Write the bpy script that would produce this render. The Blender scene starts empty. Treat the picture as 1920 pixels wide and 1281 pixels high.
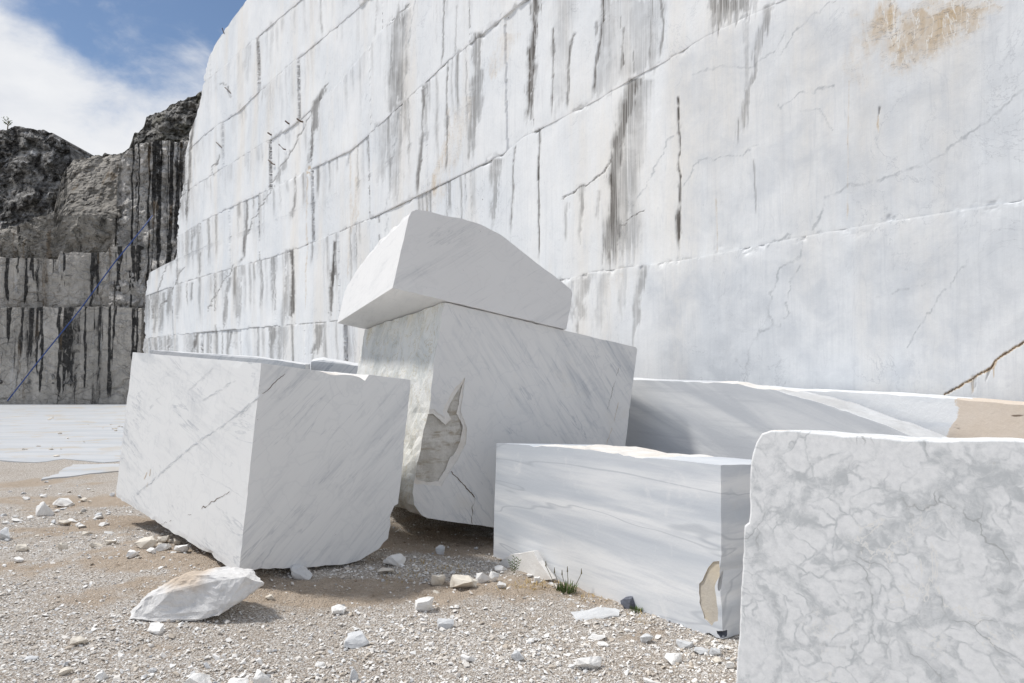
import bpy, bmesh, math, random
import numpy as np
from mathutils import Vector, Matrix, noise as mnoise, Euler

sc = bpy.context.scene
COL = sc.collection
R = math.radians
rng = np.random.default_rng(11)
random.seed(11)

# ------------------------------------------------------------------ camera
F = 1350.0; CX, CY, HOR = 960.0, 640.5, 690.0
CAM = Vector((0, 0, 1.6))
PITCH = math.atan((HOR - CY) / F)
cam = bpy.data.cameras.new('camera'); camo = bpy.data.objects.new('camera', cam); COL.objects.link(camo)
cam.sensor_fit = 'HORIZONTAL'; cam.sensor_width = 36; cam.lens = 36 * F / 1920
cam.clip_start = .05; cam.clip_end = 3000
camo.location = CAM; camo.rotation_euler = (R(90) + PITCH, 0, 0)
sc.camera = camo
FWD = Vector((0, math.cos(PITCH), math.sin(PITCH))); UP = Vector((0, -math.sin(PITCH), math.cos(PITCH)))

def ray(px, py):
    r = FWD * F + Vector((1, 0, 0)) * (px - CX) - UP * (py - CY)
    return r
def at(px, py, d):                      # point seen at a pixel, d metres ahead
    r = ray(px, py); return CAM + r * (d / r.y)
def hit(pl, px, py):                    # point seen at a pixel on a plane (point, normal)
    r = ray(px, py); return CAM + r * ((pl[0] - CAM).dot(pl[1]) / r.dot(pl[1]))
def on_ground(px, py, z=0.0):
    r = ray(px, py); return CAM + r * ((z - CAM.z) / r.z)

# ------------------------------------------------------------------ numpy noise
def _h(ix, iy, seed):
    n = (ix.astype(np.int64) * 374761393 + iy.astype(np.int64) * 668265263 + seed * 1442695041) & 0x7fffffff
    n = (n ^ (n >> 13)) * 1274126177 & 0x7fffffff
    n = n ^ (n >> 16)
    return (n & 0xffff) / 65535.0
def vn(x, y, seed=0):
    x = np.asarray(x, float); y = np.asarray(y, float)
    ix = np.floor(x); iy = np.floor(y); fx = x - ix; fy = y - iy
    fx = fx * fx * (3 - 2 * fx); fy = fy * fy * (3 - 2 * fy)
    a = _h(ix, iy, seed); b = _h(ix + 1, iy, seed); c = _h(ix, iy + 1, seed); d = _h(ix + 1, iy + 1, seed)
    return (a * (1 - fx) + b * fx) * (1 - fy) + (c * (1 - fx) + d * fx) * fy
def fbm(x, y, seed=0, o=5, gain=.5):
    s = 0; a = 1; t = 0
    for i in range(o):
        s = s + a * vn(x * 2 ** i, y * 2 ** i, seed + i * 17); t += a; a *= gain
    return s / t
def sstep(a, b, x):
    t = np.clip((x - a) / (b - a), 0, 1); return t * t * (3 - 2 * t)

# ------------------------------------------------------------------ node helper
class NB:
    def __init__(self, name):
        self.m = bpy.data.materials.new(name); self.m.use_nodes = True
        self.t = self.m.node_tree; self.t.nodes.clear()
        self.o = self.t.nodes.new('ShaderNodeOutputMaterial')
        self.b = self.t.nodes.new('ShaderNodeBsdfPrincipled')
        self.t.links.new(self.b.outputs[0], self.o.inputs[0])
        self._tc = None
    def n(self, k, **kw):
        x = self.t.nodes.new(k)
        for a, v in kw.items(): setattr(x, a, v)
        return x
    def put(self, s, v):
        if isinstance(v, bpy.types.NodeSocket): self.t.links.new(v, s)
        elif v is not None:
            if hasattr(s.default_value, '__len__') and not hasattr(v, '__len__'): v = (v,) * len(s.default_value)
            if hasattr(v, '__len__') and len(v) == 3 and len(s.default_value) == 4: v = tuple(v) + (1,)
            s.default_value = v
    def obj(self):
        if not self._tc: self._tc = self.n('ShaderNodeTexCoord')
        return self._tc.outputs['Object']
    def map(self, v=None, loc=(0, 0, 0), rot=(0, 0, 0), scale=(1, 1, 1)):
        x = self.n('ShaderNodeMapping'); self.put(x.inputs[0], v or self.obj())
        x.inputs[1].default_value = loc; x.inputs[2].default_value = rot; x.inputs[3].default_value = scale
        return x.outputs[0]
    def aniso(self, normal, s_n, s_p, loc=(0, 0, 0)):   # coordinates squeezed along one axis
        q = Vector(normal).normalized().rotation_difference(Vector((1, 0, 0))).to_euler()
        return self.map(self.map(rot=tuple(q)), loc=loc, scale=(s_n, s_p, s_p))
    def noise(self, v=None, scale=1, detail=6, rough=.55, dist=0, lac=2):
        x = self.n('ShaderNodeTexNoise'); self.put(x.inputs['Vector'], v or self.obj())
        x.inputs['Scale'].default_value = scale; x.inputs['Detail'].default_value = detail
        x.inputs['Roughness'].default_value = rough; x.inputs['Distortion'].default_value = dist; x.inputs['Lacunarity'].default_value = lac
        return x.outputs[0]
    def noisec(self, v=None, scale=1, detail=3):
        x = self.n('ShaderNodeTexNoise'); self.put(x.inputs['Vector'], v or self.obj())
        x.inputs['Scale'].default_value = scale; x.inputs['Detail'].default_value = detail
        return x.outputs[1]
    def voro(self, v=None, scale=1, feat='F1', out=0, rnd=1):
        x = self.n('ShaderNodeTexVoronoi', feature=feat); self.put(x.inputs['Vector'], v or self.obj())
        x.inputs['Scale'].default_value = scale; x.inputs['Randomness'].default_value = rnd
        return x.outputs[out]
    def math(self, op, a, b=None, c=None, clamp=False):
        x = self.n('ShaderNodeMath', operation=op); x.use_clamp = clamp
        self.put(x.inputs[0], a)
        if b is not None: self.put(x.inputs[1], b)
        if c is not None: self.put(x.inputs[2], c)
        return x.outputs[0]
    def vadd(self, a, b, s=1.0):
        x = self.n('ShaderNodeVectorMath', operation='MULTIPLY_ADD')
        self.put(x.inputs[0], b); x.inputs[1].default_value = (s, s, s); self.put(x.inputs[2], a)
        return x.outputs[0]
    def ss(self, v, a, b, lo=0.0, hi=1.0):
        x = self.n('ShaderNodeMapRange', interpolation_type='SMOOTHSTEP'); self.put(x.inputs[0], v)
        for i, q in enumerate((a, b, lo, hi)): self.put(x.inputs[1 + i], q)
        return x.outputs[0]
    def mix(self, f, a, b, mode='MIX'):
        x = self.n('ShaderNodeMix', data_type='RGBA', blend_type=mode)
        self.put(x.inputs[0], f); self.put(x.inputs[6], a); self.put(x.inputs[7], b); return x.outputs[2]
    def attr(self, name):
        x = self.n('ShaderNodeAttribute'); x.attribute_name = name; return x.outputs['Fac']
    def attrc(self, name):
        x = self.n('ShaderNodeAttribute'); x.attribute_name = name; return x.outputs['Color']
    def vein(self, v, scale, width, detail=4, rough=.55, dist=0, soft=None):   # thin lines where noise crosses 1/2
        f = self.noise(v, scale, detail, rough, dist)
        d = self.math('ABSOLUTE', self.math('SUBTRACT', f, .5))
        return self.ss(d, 0, width, 1, 0)
    def done(self, color, rough=.6, bump=None, bs=.3, bd=.01, spec=.3):
        self.put(self.b.inputs['Base Color'], color); self.put(self.b.inputs['Roughness'], rough)
        self.b.inputs['Specular IOR Level'].default_value = spec
        if bump is not None:
            x = self.n('ShaderNodeBump'); x.inputs['Strength'].default_value = bs; x.inputs['Distance'].default_value = bd
            self.put(x.inputs['Height'], bump); self.t.links.new(x.outputs[0], self.b.inputs['Normal'])
        return self.m

# ------------------------------------------------------------------ materials
def streaky(name, normal, base, vein, amount=.6, seed=0, warm=None, rough=.55):
    m = NB(name)
    loc = (seed * 3.1, seed * 1.7, seed * 2.3)
    a = m.noise(m.aniso(normal, 9, 1.1, loc), 1, 7, .62, .25)
    b = m.noise(m.aniso(normal, 42, 3.0, loc), 1, 4, .6, .1)
    big = m.noise(m.aniso(normal, 1.6, .6, loc), 1, 4, .55, .4)
    bands = m.math('MULTIPLY', m.ss(a, .46, .72), m.ss(big, .36, .64))
    fine = m.math('MULTIPLY', m.ss(b, .5, .78), m.ss(big, .3, .6))
    v1 = m.vein(m.aniso(normal, 5, .55, loc), 1, .014, 5, .6, .6)
    v1 = m.math('MULTIPLY', v1, m.ss(m.noise(None, 1.7, 3), .45, .65))
    web = m.vein(m.map(loc=loc), 4.5, .03, 3, .5, .4)
    f = m.math('MULTIPLY', bands, .75 * amount)
    f = m.math('ADD', f, m.math('MULTIPLY', fine, .55 * amount))
    f = m.math('ADD', f, m.math('MULTIPLY', v1, .7 * amount))
    f = m.math('ADD', f, m.math('MULTIPLY', web, .16 * amount), clamp=True)
    c = m.mix(f, base, vein)
    c = m.mix(m.ss(m.noise(None, .9, 5), .35, .75, 0, .35), c, tuple(x * .9 for x in base))
    if warm: c = m.mix(m.ss(m.noise(m.map(loc=(4, seed, 2)), 2.2, 6, .6), .56, .75, 0, .5), c, warm)
    # dust specks and small pits
    sp = m.ss(m.voro(None, 23, 'F1'), .03, .075, 1, 0)
    sp = m.math('MULTIPLY', sp, m.ss(m.noise(None, 8, 2), .62, .68))
    c = m.mix(sp, c, (.22, .2, .18))
    saw = m.noise(m.aniso(Vector(normal).cross(Vector((.3, .8, .1))), 60, 2), 1, 3)
    h = m.math('ADD', m.math('MULTIPLY', m.noise(None, 60, 5, .65), .6), m.math('MULTIPLY', saw, .4))
    return m.done(c, rough, h, .25, .006)

def broken(name, base, dirt, amount=.5, scale=9, bs=.7):
    m = NB(name)
    n1 = m.noise(None, scale, 8, .65); n2 = m.noise(None, scale * .3, 5, .6, .3)
    c = m.mix(m.ss(n2, .42, .68, 0, amount), base, dirt)
    c = m.mix(m.ss(n1, .5, .8, 0, .35), c, tuple(x * .7 for x in base))
    h = m.math('ADD', n1, m.math('MULTIPLY', m.noise(None, scale * 6, 4, .6), .4))
    return m.done(c, .75, h, bs, .02)

def floor_mat():
    m = NB('scratched_marble_floor')
    w = m.map(rot=(0, 0, R(18)), scale=(.3, 2.2, 1))
    c = m.mix(m.ss(m.noise(w, 1, 7, .65, .3), .38, .68), (.55, .56, .575), (.45, .475, .50))
    c = m.mix(m.ss(m.noise(None, 1.1, 7, .6, .3), .52, .62, 0, .7), c, (.50, .455, .39))
    c = m.mix(m.ss(m.noise(m.map(rot=(0, 0, R(-40)), scale=(.3, 9, 1)), 1, 5), .6, .7, 0, .25), c, (.66, .66, .66))
    return m.done(c, .55, m.noise(None, 30, 5), .3, .01)

def wall_mat():
    m = NB('stained_quarry_marble')
    v = m.obj()
    st, ru, gr, ton, ve = (m.attr(k) for k in ('stain', 'rust', 'grey', 'tone', 'vein'))
    fine = m.noise(m.map(scale=(17, 1, .45)), 1, 7, .68)          # narrow vertical runs
    finer = m.noise(m.map(scale=(52, 1, .9)), 1, 4, .65)
    blot = m.noise(m.map(scale=(1, 1, 1)), 2.6, 8, .62, .35)
    cloud = m.noise(m.map(scale=(.55, 1, .4)), 1, 6, .6, .5)
    c = m.mix(m.ss(cloud, .3, .72), (.86, .865, .865), (.73, .757, .785))
    c = m.mix(m.ss(m.noise(m.map(scale=(.9, 1, .16), loc=(7, 0, 2)), 1, 5, .6), .47, .70, 0, .65), c, (.80, .755, .69))
    c = m.mix(m.math('MULTIPLY', m.ss(fine, .5, .74), m.ss(ton, 0, 1, .05, .55)), c, (.55, .57, .60))
    c = m.mix(m.math('MULTIPLY', m.ss(blot, .44, .74), m.math('MULTIPLY_ADD', gr, .7, .14)), c, (.60, .62, .65))
    saw = m.noise(m.map(rot=(0, R(24), 0), scale=(22, 1, 1.3)), 1, 5, .7)
    c = m.mix(m.math('MULTIPLY', m.ss(saw, .42, .72), m.math('MULTIPLY_ADD', gr, .4, .12)), c, (.56, .58, .61))
    c = m.mix(m.ss(m.noise(None, 26, 6, .72), .46, .74, 0, .18), c, (.54, .55, .57))
    c = m.mix(m.ss(m.noise(m.map(loc=(5, 5, 5)), 34, 5, .7), .55, .75, 0, .35), c, (.86, .86, .855))
    c = m.mix(m.math('MULTIPLY', gr, m.ss(blot, .25, .75, .35, 1)), c, (.50, .53, .57))
    veinm = m.math('MULTIPLY', m.vein(m.map(scale=(1.2, 1, 1)), 1.3, .007, 6, .62, .9), m.ss(cloud, .45, .6))
    c = m.mix(m.math('MULTIPLY', veinm, .5), c, (.42, .44, .47))
    scr = m.vein(m.map(rot=(0, R(32), 0), scale=(6, 1, .35)), 1, .006, 2, .5)
    c = m.mix(m.math('MULTIPLY', scr, .22), c, (.48, .50, .53))
    c = m.mix(m.math('MULTIPLY', ve, m.ss(m.noise(None, 6, 6, .7), .32, .68)), c, (.36, .38, .40))
    # ochre
    rn = m.noise(m.map(scale=(4.6, 1, 1.5)), 1, 9, .72, .8)
    rf = m.ss(m.math('ADD', m.math('MULTIPLY', ru, .85), m.math('MULTIPLY', m.math('SUBTRACT', rn, .5), 1.3)), .12, .95)
    rf = m.math('MULTIPLY', rf, m.ss(ru, .02, .3))
    rcol = m.mix(m.ss(m.math('ADD', m.noise(None, 2.6, 8, .72), m.math('MULTIPLY', ru, -.3)), .22, .5), (.52, .39, .24), (.77, .71, .63))
    rcol = m.mix(m.vein(m.map(rot=(0, R(-50), 0), scale=(1, 1, 3)), 2.2, .012, 6, .66, .7), rcol, (.16, .12, .09))
    rcol = m.mix(m.math('MULTIPLY', m.vein(m.map(rot=(0, R(-20), 0), scale=(3, 1, .6)), 1.9, .012, 5, .6, .5), .8), rcol, (.82, .8, .76))
    rcol = m.mix(m.ss(ru, 1.02, 1.18), rcol, (.14, .075, .04))
    c = m.mix(rf, c, rcol)
    # black water stains: soft body plus sharp runs
    body = m.math('MULTIPLY', st, m.math('MULTIPLY', m.ss(fine, .30, .56, .3, 1), m.ss(finer, .3, .55, .55, 1)))
    runs = m.ss(m.math('ADD', m.math('MULTIPLY', st, .85), m.math('MULTIPLY', m.math('SUBTRACT', finer, .5), 1.1)), .42, .9)
    runs = m.math('MULTIPLY', runs, m.ss(st, .02, .25))
    speck = m.ss(m.math('ADD', blot, m.math('MULTIPLY', st, .3)), .5, .72, .6, 1)
    f = m.math('MULTIPLY', m.math('MAXIMUM', m.math('MULTIPLY', body, .95), runs), speck, clamp=True)
    dark = m.mix(m.noise(m.map(scale=(5, 1, .6)), 1, 4), (.028, .026, .025), (.15, .13, .11))
    c = m.mix(f, c, dark)
    pits = m.math('MULTIPLY', m.ss(m.voro(None, 3.1), .02, .05, 1, 0), m.ss(m.noise(None, 1.3, 2), .55, .6))
    c = m.mix(pits, c, (.12, .1, .09))
    h = m.math('ADD', m.math('MULTIPLY', fine, .4), m.math('ADD', m.math('MULTIPLY', m.noise(None, 12, 9, .7), .7), m.math('MULTIPLY', saw, .35)))
    return m.done(c, .62, h, .2, .02)

def cliff_mat(name, pale, dark, mode):
    m = NB(name)
    st = m.attr('stain')
    dvec = m.vadd(m.obj(), m.noisec(None, .9, 4), 1.1)
    runs = m.noise(m.map(scale=(1.9, .8, .10)), 1, 8, .7, .15)
    runs2 = m.noise(m.map(scale=(6.5, 1, .22)), 1, 6, .68)
    blot = m.noise(m.map(scale=(1, 1, .7)), 1.1, 10, .7, .6)
    grit = m.noise(None, 6.5, 9, .75)
    c = m.mix(m.ss(m.noise(m.map(scale=(1, 1, .5)), .7, 8, .66, .4), .36, .66), pale, tuple(x * .66 for x in pale))
    c = m.mix(m.ss(grit, .45, .7, 0, .5), c, tuple(x * .5 for x in pale))
    ed = m.math('MINIMUM', m.voro(dvec, .42, 'DISTANCE_TO_EDGE'), m.math('MULTIPLY', m.voro(dvec, 1.3, 'DISTANCE_TO_EDGE'), 1.6))
    crack = m.math('MULTIPLY', m.ss(ed, .0, .035, 1, 0), m.ss(m.noise(None, .8, 4), .42, .58))
    if mode == 'face':
        c = m.mix(m.ss(runs, .46, .7, 0, .55), c, tuple(x * .4 for x in pale))
        f = m.ss(m.math('ADD', m.math('MULTIPLY', st, .9), m.math('MULTIPLY', m.math('SUBTRACT', runs2, .5), 1.2)), .40, .58)
        c = m.mix(m.math('MULTIPLY', f, m.ss(grit, .72, .5, .35, 1)), c, dark)
        c = m.mix(m.math('MULTIPLY', m.ss(runs, .58, .66), m.ss(blot, .46, .56)), c, dark)
        c = m.mix(m.math('MULTIPLY', m.ss(m.noise(m.map(scale=(2.6, 1, .14), loc=(3, 1, 0)), 1, 5), .6, .68), .55), c, (.20, .14, .08))
        c = m.mix(m.math('MULTIPLY', m.ss(m.noise(m.map(scale=(3.3, 1, .3), loc=(1, 7, 0)), 1, 7, .7), .6, .68), .6), c, tuple(min(.75, x * 1.5) for x in pale))
        c = m.mix(m.math('MULTIPLY', crack, .35), c, dark)
    else:
        c = m.mix(m.ss(blot, .40, .56), c, dark)
        c = m.mix(m.ss(grit, .5, .68, 0, .6), c, tuple(x * 1.9 for x in dark))
        c = m.mix(m.math('MULTIPLY', m.ss(m.noise(None, 1.9, 10, .76, .5), .54, .62), .85), c, tuple(min(.6, x * 1.35) for x in pale))
        c = m.mix(crack, c, (.018, .018, .018))
        if mode == 'weathered': c = m.mix(m.ss(m.noise(None, .45, 7), .5, .62, 0, .5), c, (.085, .08, .045))
    h = m.math('ADD', m.noise(None, 1.7, 10, .72), m.math('MULTIPLY', m.math('MINIMUM', ed, .25), 2.2))
    return m.done(c, .85, h, 1.0, .3)

def ground_mat():
    m = NB('gravel_and_dust')
    so = m.attr('soil')
    cell = m.n('ShaderNodeTexVoronoi'); m.put(cell.inputs['Vector'], m.vadd(m.obj(), m.noisec(None, 40, 2), .01)); cell.inputs['Scale'].default_value = 85
    gv = m.n('ShaderNodeSeparateColor'); m.put(gv.inputs[0], cell.outputs[1])
    g = m.mix(gv.outputs[0], (.54, .49, .43), (.80, .775, .74))
    g = m.mix(m.ss(cell.outputs[0], .35, .75, 0, .75), g, (.27, .21, .16))
    g = m.mix(m.ss(m.noise(None, 1.4, 6, .6), .45, .75, 0, .4), g, (.40, .33, .26))
    s = m.mix(m.noise(None, 7, 8, .68), (.35, .27, .195), (.60, .51, .42))
    s = m.mix(m.ss(m.noise(None, 45, 5, .7), .52, .7, 0, .7), s, (.60, .54, .47))
    s = m.mix(m.ss(m.noise(None, 19, 6, .7), .58, .68, 0, .75), s, (.20, .145, .10))
    s = m.mix(m.ss(m.noise(None, 90, 4, .7), .55, .68, 0, .55), s, (.66, .61, .55))
    k = m.ss(m.math('ADD', so, m.math('MULTIPLY', m.math('SUBTRACT', m.noise(None, 3.5, 8, .7), .5), 1.3)), .3, .7)
    far = m.noise(m.map(scale=(.05, .35, 1)), 1, 6)
    c = m.mix(k, g, s)
    h = m.math('ADD', m.math('MULTIPLY', cell.outputs[0], -.5), m.math('MULTIPLY', m.noise(None, 24, 8, .7), 1.2))
    return m.done(c, .9, h, 1.0, .026, .1)

def simple(name, col, rough=.7, var=.25, scale=20):
    m = NB(name)
    return m.done(m.mix(m.noise(None, scale, 4), tuple(x * (1 - var) for x in col), tuple(min(1, x * (1 + var)) for x in col)), rough)

# ------------------------------------------------------------------ object helpers
def tag(o, label=None, cat=None, group=None, kind=None):
    if label: o['label'] = label
    if cat: o['category'] = cat
    if group: o['group'] = group
    if kind: o['kind'] = kind
    return o
def link(name, me, mats=(), parent=None):
    o = bpy.data.objects.new(name, me); COL.objects.link(o)
    for k in mats: me.materials.append(k)
    if parent: o.parent = parent
    return o
def empty(name, loc=(0, 0, 0), rot=(0, 0, 0)):
    o = bpy.data.objects.new(name, None); COL.objects.link(o); o.location = loc; o.rotation_euler = rot
    o.empty_display_size = .2
    return o
def np_mesh(name, verts, faces, smooth=False, mat_idx=None):
    verts = np.ascontiguousarray(verts, np.float32); faces = np.ascontiguousarray(faces, np.int32)
    k = faces.shape[1]; me = bpy.data.meshes.new(name)
    me.vertices.add(len(verts)); me.vertices.foreach_set('co', verts.ravel())
    me.loops.add(faces.size); me.loops.foreach_set('vertex_index', faces.ravel())
    me.polygons.add(len(faces)); me.polygons.foreach_set('loop_start', np.arange(0, faces.size, k, dtype=np.int32))
    me.polygons.foreach_set('loop_total', np.full(len(faces), k, np.int32))
    me.polygons.foreach_set('use_smooth', np.full(len(faces), smooth))
    if mat_idx is not None: me.polygons.foreach_set('material_index', np.ascontiguousarray(mat_idx, np.int32))
    me.update(); me.validate(); return me
def fattr(me, name, vals):
    a = me.attributes.new(name, 'FLOAT', 'POINT'); a.data.foreach_set('value', np.ascontiguousarray(vals, np.float32).ravel())
def grid_faces(nr, nc, off=0):
    i = np.arange(nr - 1)[:, None] * nc + np.arange(nc - 1)[None, :]
    i = i.ravel() + off
    return np.stack([i, i + 1, i + nc + 1, i + nc], 1)
def recentre(o):
    me = o.data
    co = np.empty(len(me.vertices) * 3, np.float32); me.vertices.foreach_get('co', co); co = co.reshape(-1, 3)
    lo, hi = co.min(0), co.max(0); c = np.array([(lo[0] + hi[0]) / 2, (lo[1] + hi[1]) / 2, lo[2]], np.float32)
    me.vertices.foreach_set('co', (co - c).ravel()); me.update(); o.location = o.location + Vector([float(q) for q in c])
    return o

def hull_rock(seed, dims, n=16, rough=.04, cuts=2, flat=.8, mat=None, name='stone'):
    r = random.Random(seed); bm = bmesh.new()
    for i in range(n):
        d = Vector((r.gauss(0, 1), r.gauss(0, 1), r.gauss(0, 1))).normalized()
        k = max(abs(d.x), abs(d.y), abs(d.z)); d = d / (k ** flat) * r.uniform(.82, 1.0)
        bm.verts.new((d.x * dims[0] / 2, d.y * dims[1] / 2, d.z * dims[2] / 2))
    ret = bmesh.ops.convex_hull(bm, input=bm.verts)
    bmesh.ops.delete(bm, geom=[g for g in ret['geom_interior'] if isinstance(g, bmesh.types.BMVert)], context='VERTS')
    loose = [v for v in bm.verts if not v.link_faces]
    if loose: bmesh.ops.delete(bm, geom=loose, context='VERTS')
    bmesh.ops.dissolve_limit(bm, angle_limit=R(9), verts=bm.verts, edges=bm.edges)
    bmesh.ops.triangulate(bm, faces=bm.faces)
    if cuts:
        bmesh.ops.subdivide_edges(bm, edges=bm.edges, cuts=cuts, use_grid_fill=True)
        bmesh.ops.triangulate(bm, faces=bm.faces)
        s = max(dims); o = Vector((seed * 1.37 % 50, seed * 2.11 % 50, 3))
        for v in bm.verts:
            q = v.co / s * 3.2 + o
            v.co += Vector((mnoise.fractal(q, .9, 2, 4), mnoise.fractal(q + Vector((9, 0, 0)), .9, 2, 4), mnoise.fractal(q + Vector((0, 9, 0)), .9, 2, 4))) * rough * s * .8
            v.co *= 1 - rough * 2.2 * max(0, .32 - abs(mnoise.noise(q * .8 + Vector((2, 5, 8)))) * 1.5) - rough * 1.2 * round(2.5 * mnoise.noise(q * .7)) / 2.5
    me = bpy.data.meshes.new(name); bm.normal_update(); bm.to_mesh(me); bm.free()
    if mat: me.materials.append(mat)
    return me

def boolean(o, cutters):
    for c in cutters:
        md = o.modifiers.new('cut', 'BOOLEAN'); md.object = c; md.operation = 'DIFFERENCE'; md.solver = 'EXACT'
        try: md.material_mode = 'TRANSFER'
        except Exception: pass
    dg = bpy.context.evaluated_depsgraph_get(); dg.update()
    me = bpy.data.meshes.new_from_object(o.evaluated_get(dg), depsgraph=dg)
    o.modifiers.clear()
    if not len(me.polygons):
        print('retry', o.name)
    if len(me.polygons) > 20: old = o.data; o.data = me; bpy.data.meshes.remove(old)
    else: print('EMPTY BOOLEAN', o.name)
    for c in cutters:
        cm = c.data; bpy.data.objects.remove(c); bpy.data.meshes.remove(cm)
def cutter(seed, loc, dims, rot=(0, 0, 0), mat=None, n=14):
    o = link('cut', hull_rock(seed, dims, n, .05, 2, .6, mat)); o.location = loc; o.rotation_euler = rot; return o

def prism(name, outline, ext, n_st=16, mats=(), seg_mat=None, seg_rough=None, chip=.006, profile=None, foot=None, cap_rough=0, step=.05):
    """A sawn or broken block: an outline swept along ext, edges worn, flagged sides left rough."""
    seg_mat = seg_mat or {}; seg_rough = seg_rough or {}
    nrm = Vector((0, 0, 0))
    for i in range(len(outline)):
        nrm += (outline[i] - outline[0]).cross(outline[(i + 1) % len(outline)] - outline[0])
    nrm.normalize()
    P, S, Cn = [], [], []
    for i, a in enumerate(outline):
        b = outline[(i + 1) % len(outline)]; k = max(1, int((b - a).length / step))
        for j in range(k):
            P.append(a.lerp(b, j / k)); S.append(i); Cn.append(j == 0)
    m = len(P); inw = []
    for i in range(m):
        t = (P[(i + 1) % m] - P[i - 1]).normalized(); q = nrm.cross(t); inw.append(q)
    V = []
    def worn(p): 
        q = mnoise.noise(p * 9) * .5 + mnoise.noise(p * 31) * .5
        big = max(0, mnoise.noise(p * 3.3 + Vector((5, 1, 2))) - .3) * 2
        return max(0, q + .15) * (1 + 5 * big)
    for k in range(n_st + 1):
        s = k / n_st
        for i, p in enumerate(P):
            q = p + ext * s
            if profile: 
                ft = foot(p); q = ft + ext * s + (p - ft) * profile(s, p)
            w = 0
            if k in (0, n_st) or Cn[i]: w = worn(q) * chip
            rr = max(seg_rough.get(S[i], 0), seg_rough.get(S[i - 1], 0) if Cn[i] else 0)
            if rr: w += (mnoise.fractal(q * 4, .9, 2, 5) + .35) * rr + abs(mnoise.noise(q * 14)) * rr * .5
            V.append(q + inw[i] * w)
    me = bpy.data.meshes.new(name); bm = bmesh.new()
    bv = [bm.verts.new(v) for v in V]
    for k in range(n_st):
        for i in range(m):
            j = (i + 1) % m
            f = bm.faces.new((bv[k * m + i], bv[(k + 1) * m + i], bv[(k + 1) * m + j], bv[k * m + j])); f.material_index = seg_mat.get(S[i], 0)
    f0 = bm.faces.new([bv[i] for i in range(m)]); f1 = bm.faces.new([bv[n_st * m + i] for i in reversed(range(m))])
    f0.material_index = seg_mat.get('front', 0); f1.material_index = seg_mat.get('back', 0)
    bmesh.ops.recalc_face_normals(bm, faces=bm.faces); bm.to_mesh(me); bm.free()
    return link(name, me, mats)
def soften(o, w=.005):
    md = o.modifiers.new('worn_edges', 'BEVEL'); md.width = w; md.segments = 2; md.limit_method = 'ANGLE'; md.angle_limit = R(50)

# ------------------------------------------------------------------ material instances
M_wall = wall_mat()
M_gravel = ground_mat()
M_stone = broken('broken_white_marble', (.80, .79, .77), (.55, .46, .36), .3, 7, .4)
M_stone_dusty = broken('dusty_marble', (.70, .65, .57), (.48, .39, .29), .55, 7, .4)
M_stone_grey = broken('grey_marble_chip', (.62, .63, .64), (.42, .40, .38), .4, 7, .4)
M_stone_dark = broken('slate_grey_stone', (.13, .14, .17), (.22, .20, .18), .3, 9, .5)
M_rough = broken('rough_broken_marble', (.78, .76, .73), (.62, .52, .40), .35, 10)
mb = NB('iron_stained_break')
n1 = mb.noise(None, 7, 9, .7); n2 = mb.noise(mb.map(rot=(0, R(42), 0), scale=(3, 3, 14)), 1, 7, .68)
c = mb.mix(mb.ss(n1, .35, .65), (.68, .655, .61), (.52, .495, .45)); c = mb.mix(mb.ss(n2, .5, .64, 0, .7), c, (.34, .275, .19)); c = mb.mix(mb.ss(mb.noise(None, 3, 6, .7), .56, .64, 0, .7), c, (.72, .70, .66))
M_brown = mb.done(c, .8, mb.math('ADD', n1, mb.math('MULTIPLY', n2, .6)), 1.0, .03)

# ------------------------------------------------------------------ ground
def gz(x, y):
    x = np.asarray(x, float); y = np.asarray(y, float)
    near = np.exp(-((x + 2) ** 2 + (y - 5) ** 2) / 120)
    z = (fbm(x * .9, y * .9, 3, 3) - .5) * .07 + (fbm(x * 5, y * 5, 9, 3) - .5) * .022
    z = z * near + .13 * np.exp(-(((x + 2.7) / 1.5) ** 2 + ((y - 5.75) / 1.05) ** 2))
    z = z + .42 * np.exp(-(((x - .25) / 1.45) ** 4 + ((y - 8.5) / .95) ** 4))  # mound added under the middle block's rear to block light through the gap
    return z - .03 * np.exp(-(((x + .2) / .9) ** 2 + ((y - 6.6) / .7) ** 2))
def gpoint(px, py):
    z = 0
    for _ in range(6):
        p = on_ground(px, py, z); z = float(gz(p.x, p.y))
    p.z = z; return p
def axis(a, b, step, far, grow=1.16):
    v = list(np.arange(a, b, step)); s = step
    while v[-1] < far[1]: s *= grow; v.append(v[-1] + s)
    s = step; pre = [a]
    while pre[-1] > far[0]: s *= grow; pre.append(pre[-1] - s)
    return np.array(sorted(set(pre[1:]) | set(v)))
gx = axis(-6.5, 3.2, .022, (-260, 260)); gy = axis(3.2, 8.2, .022, (-200, 320))
GX, GY = np.meshgrid(gx, gy)
GZ = gz(GX, GY) + (fbm(GX * 22, GY * 22, 5, 3) - .5) * .016 * np.exp(-((GX + 1) ** 2 + (GY - 5) ** 2) / 60)
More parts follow.
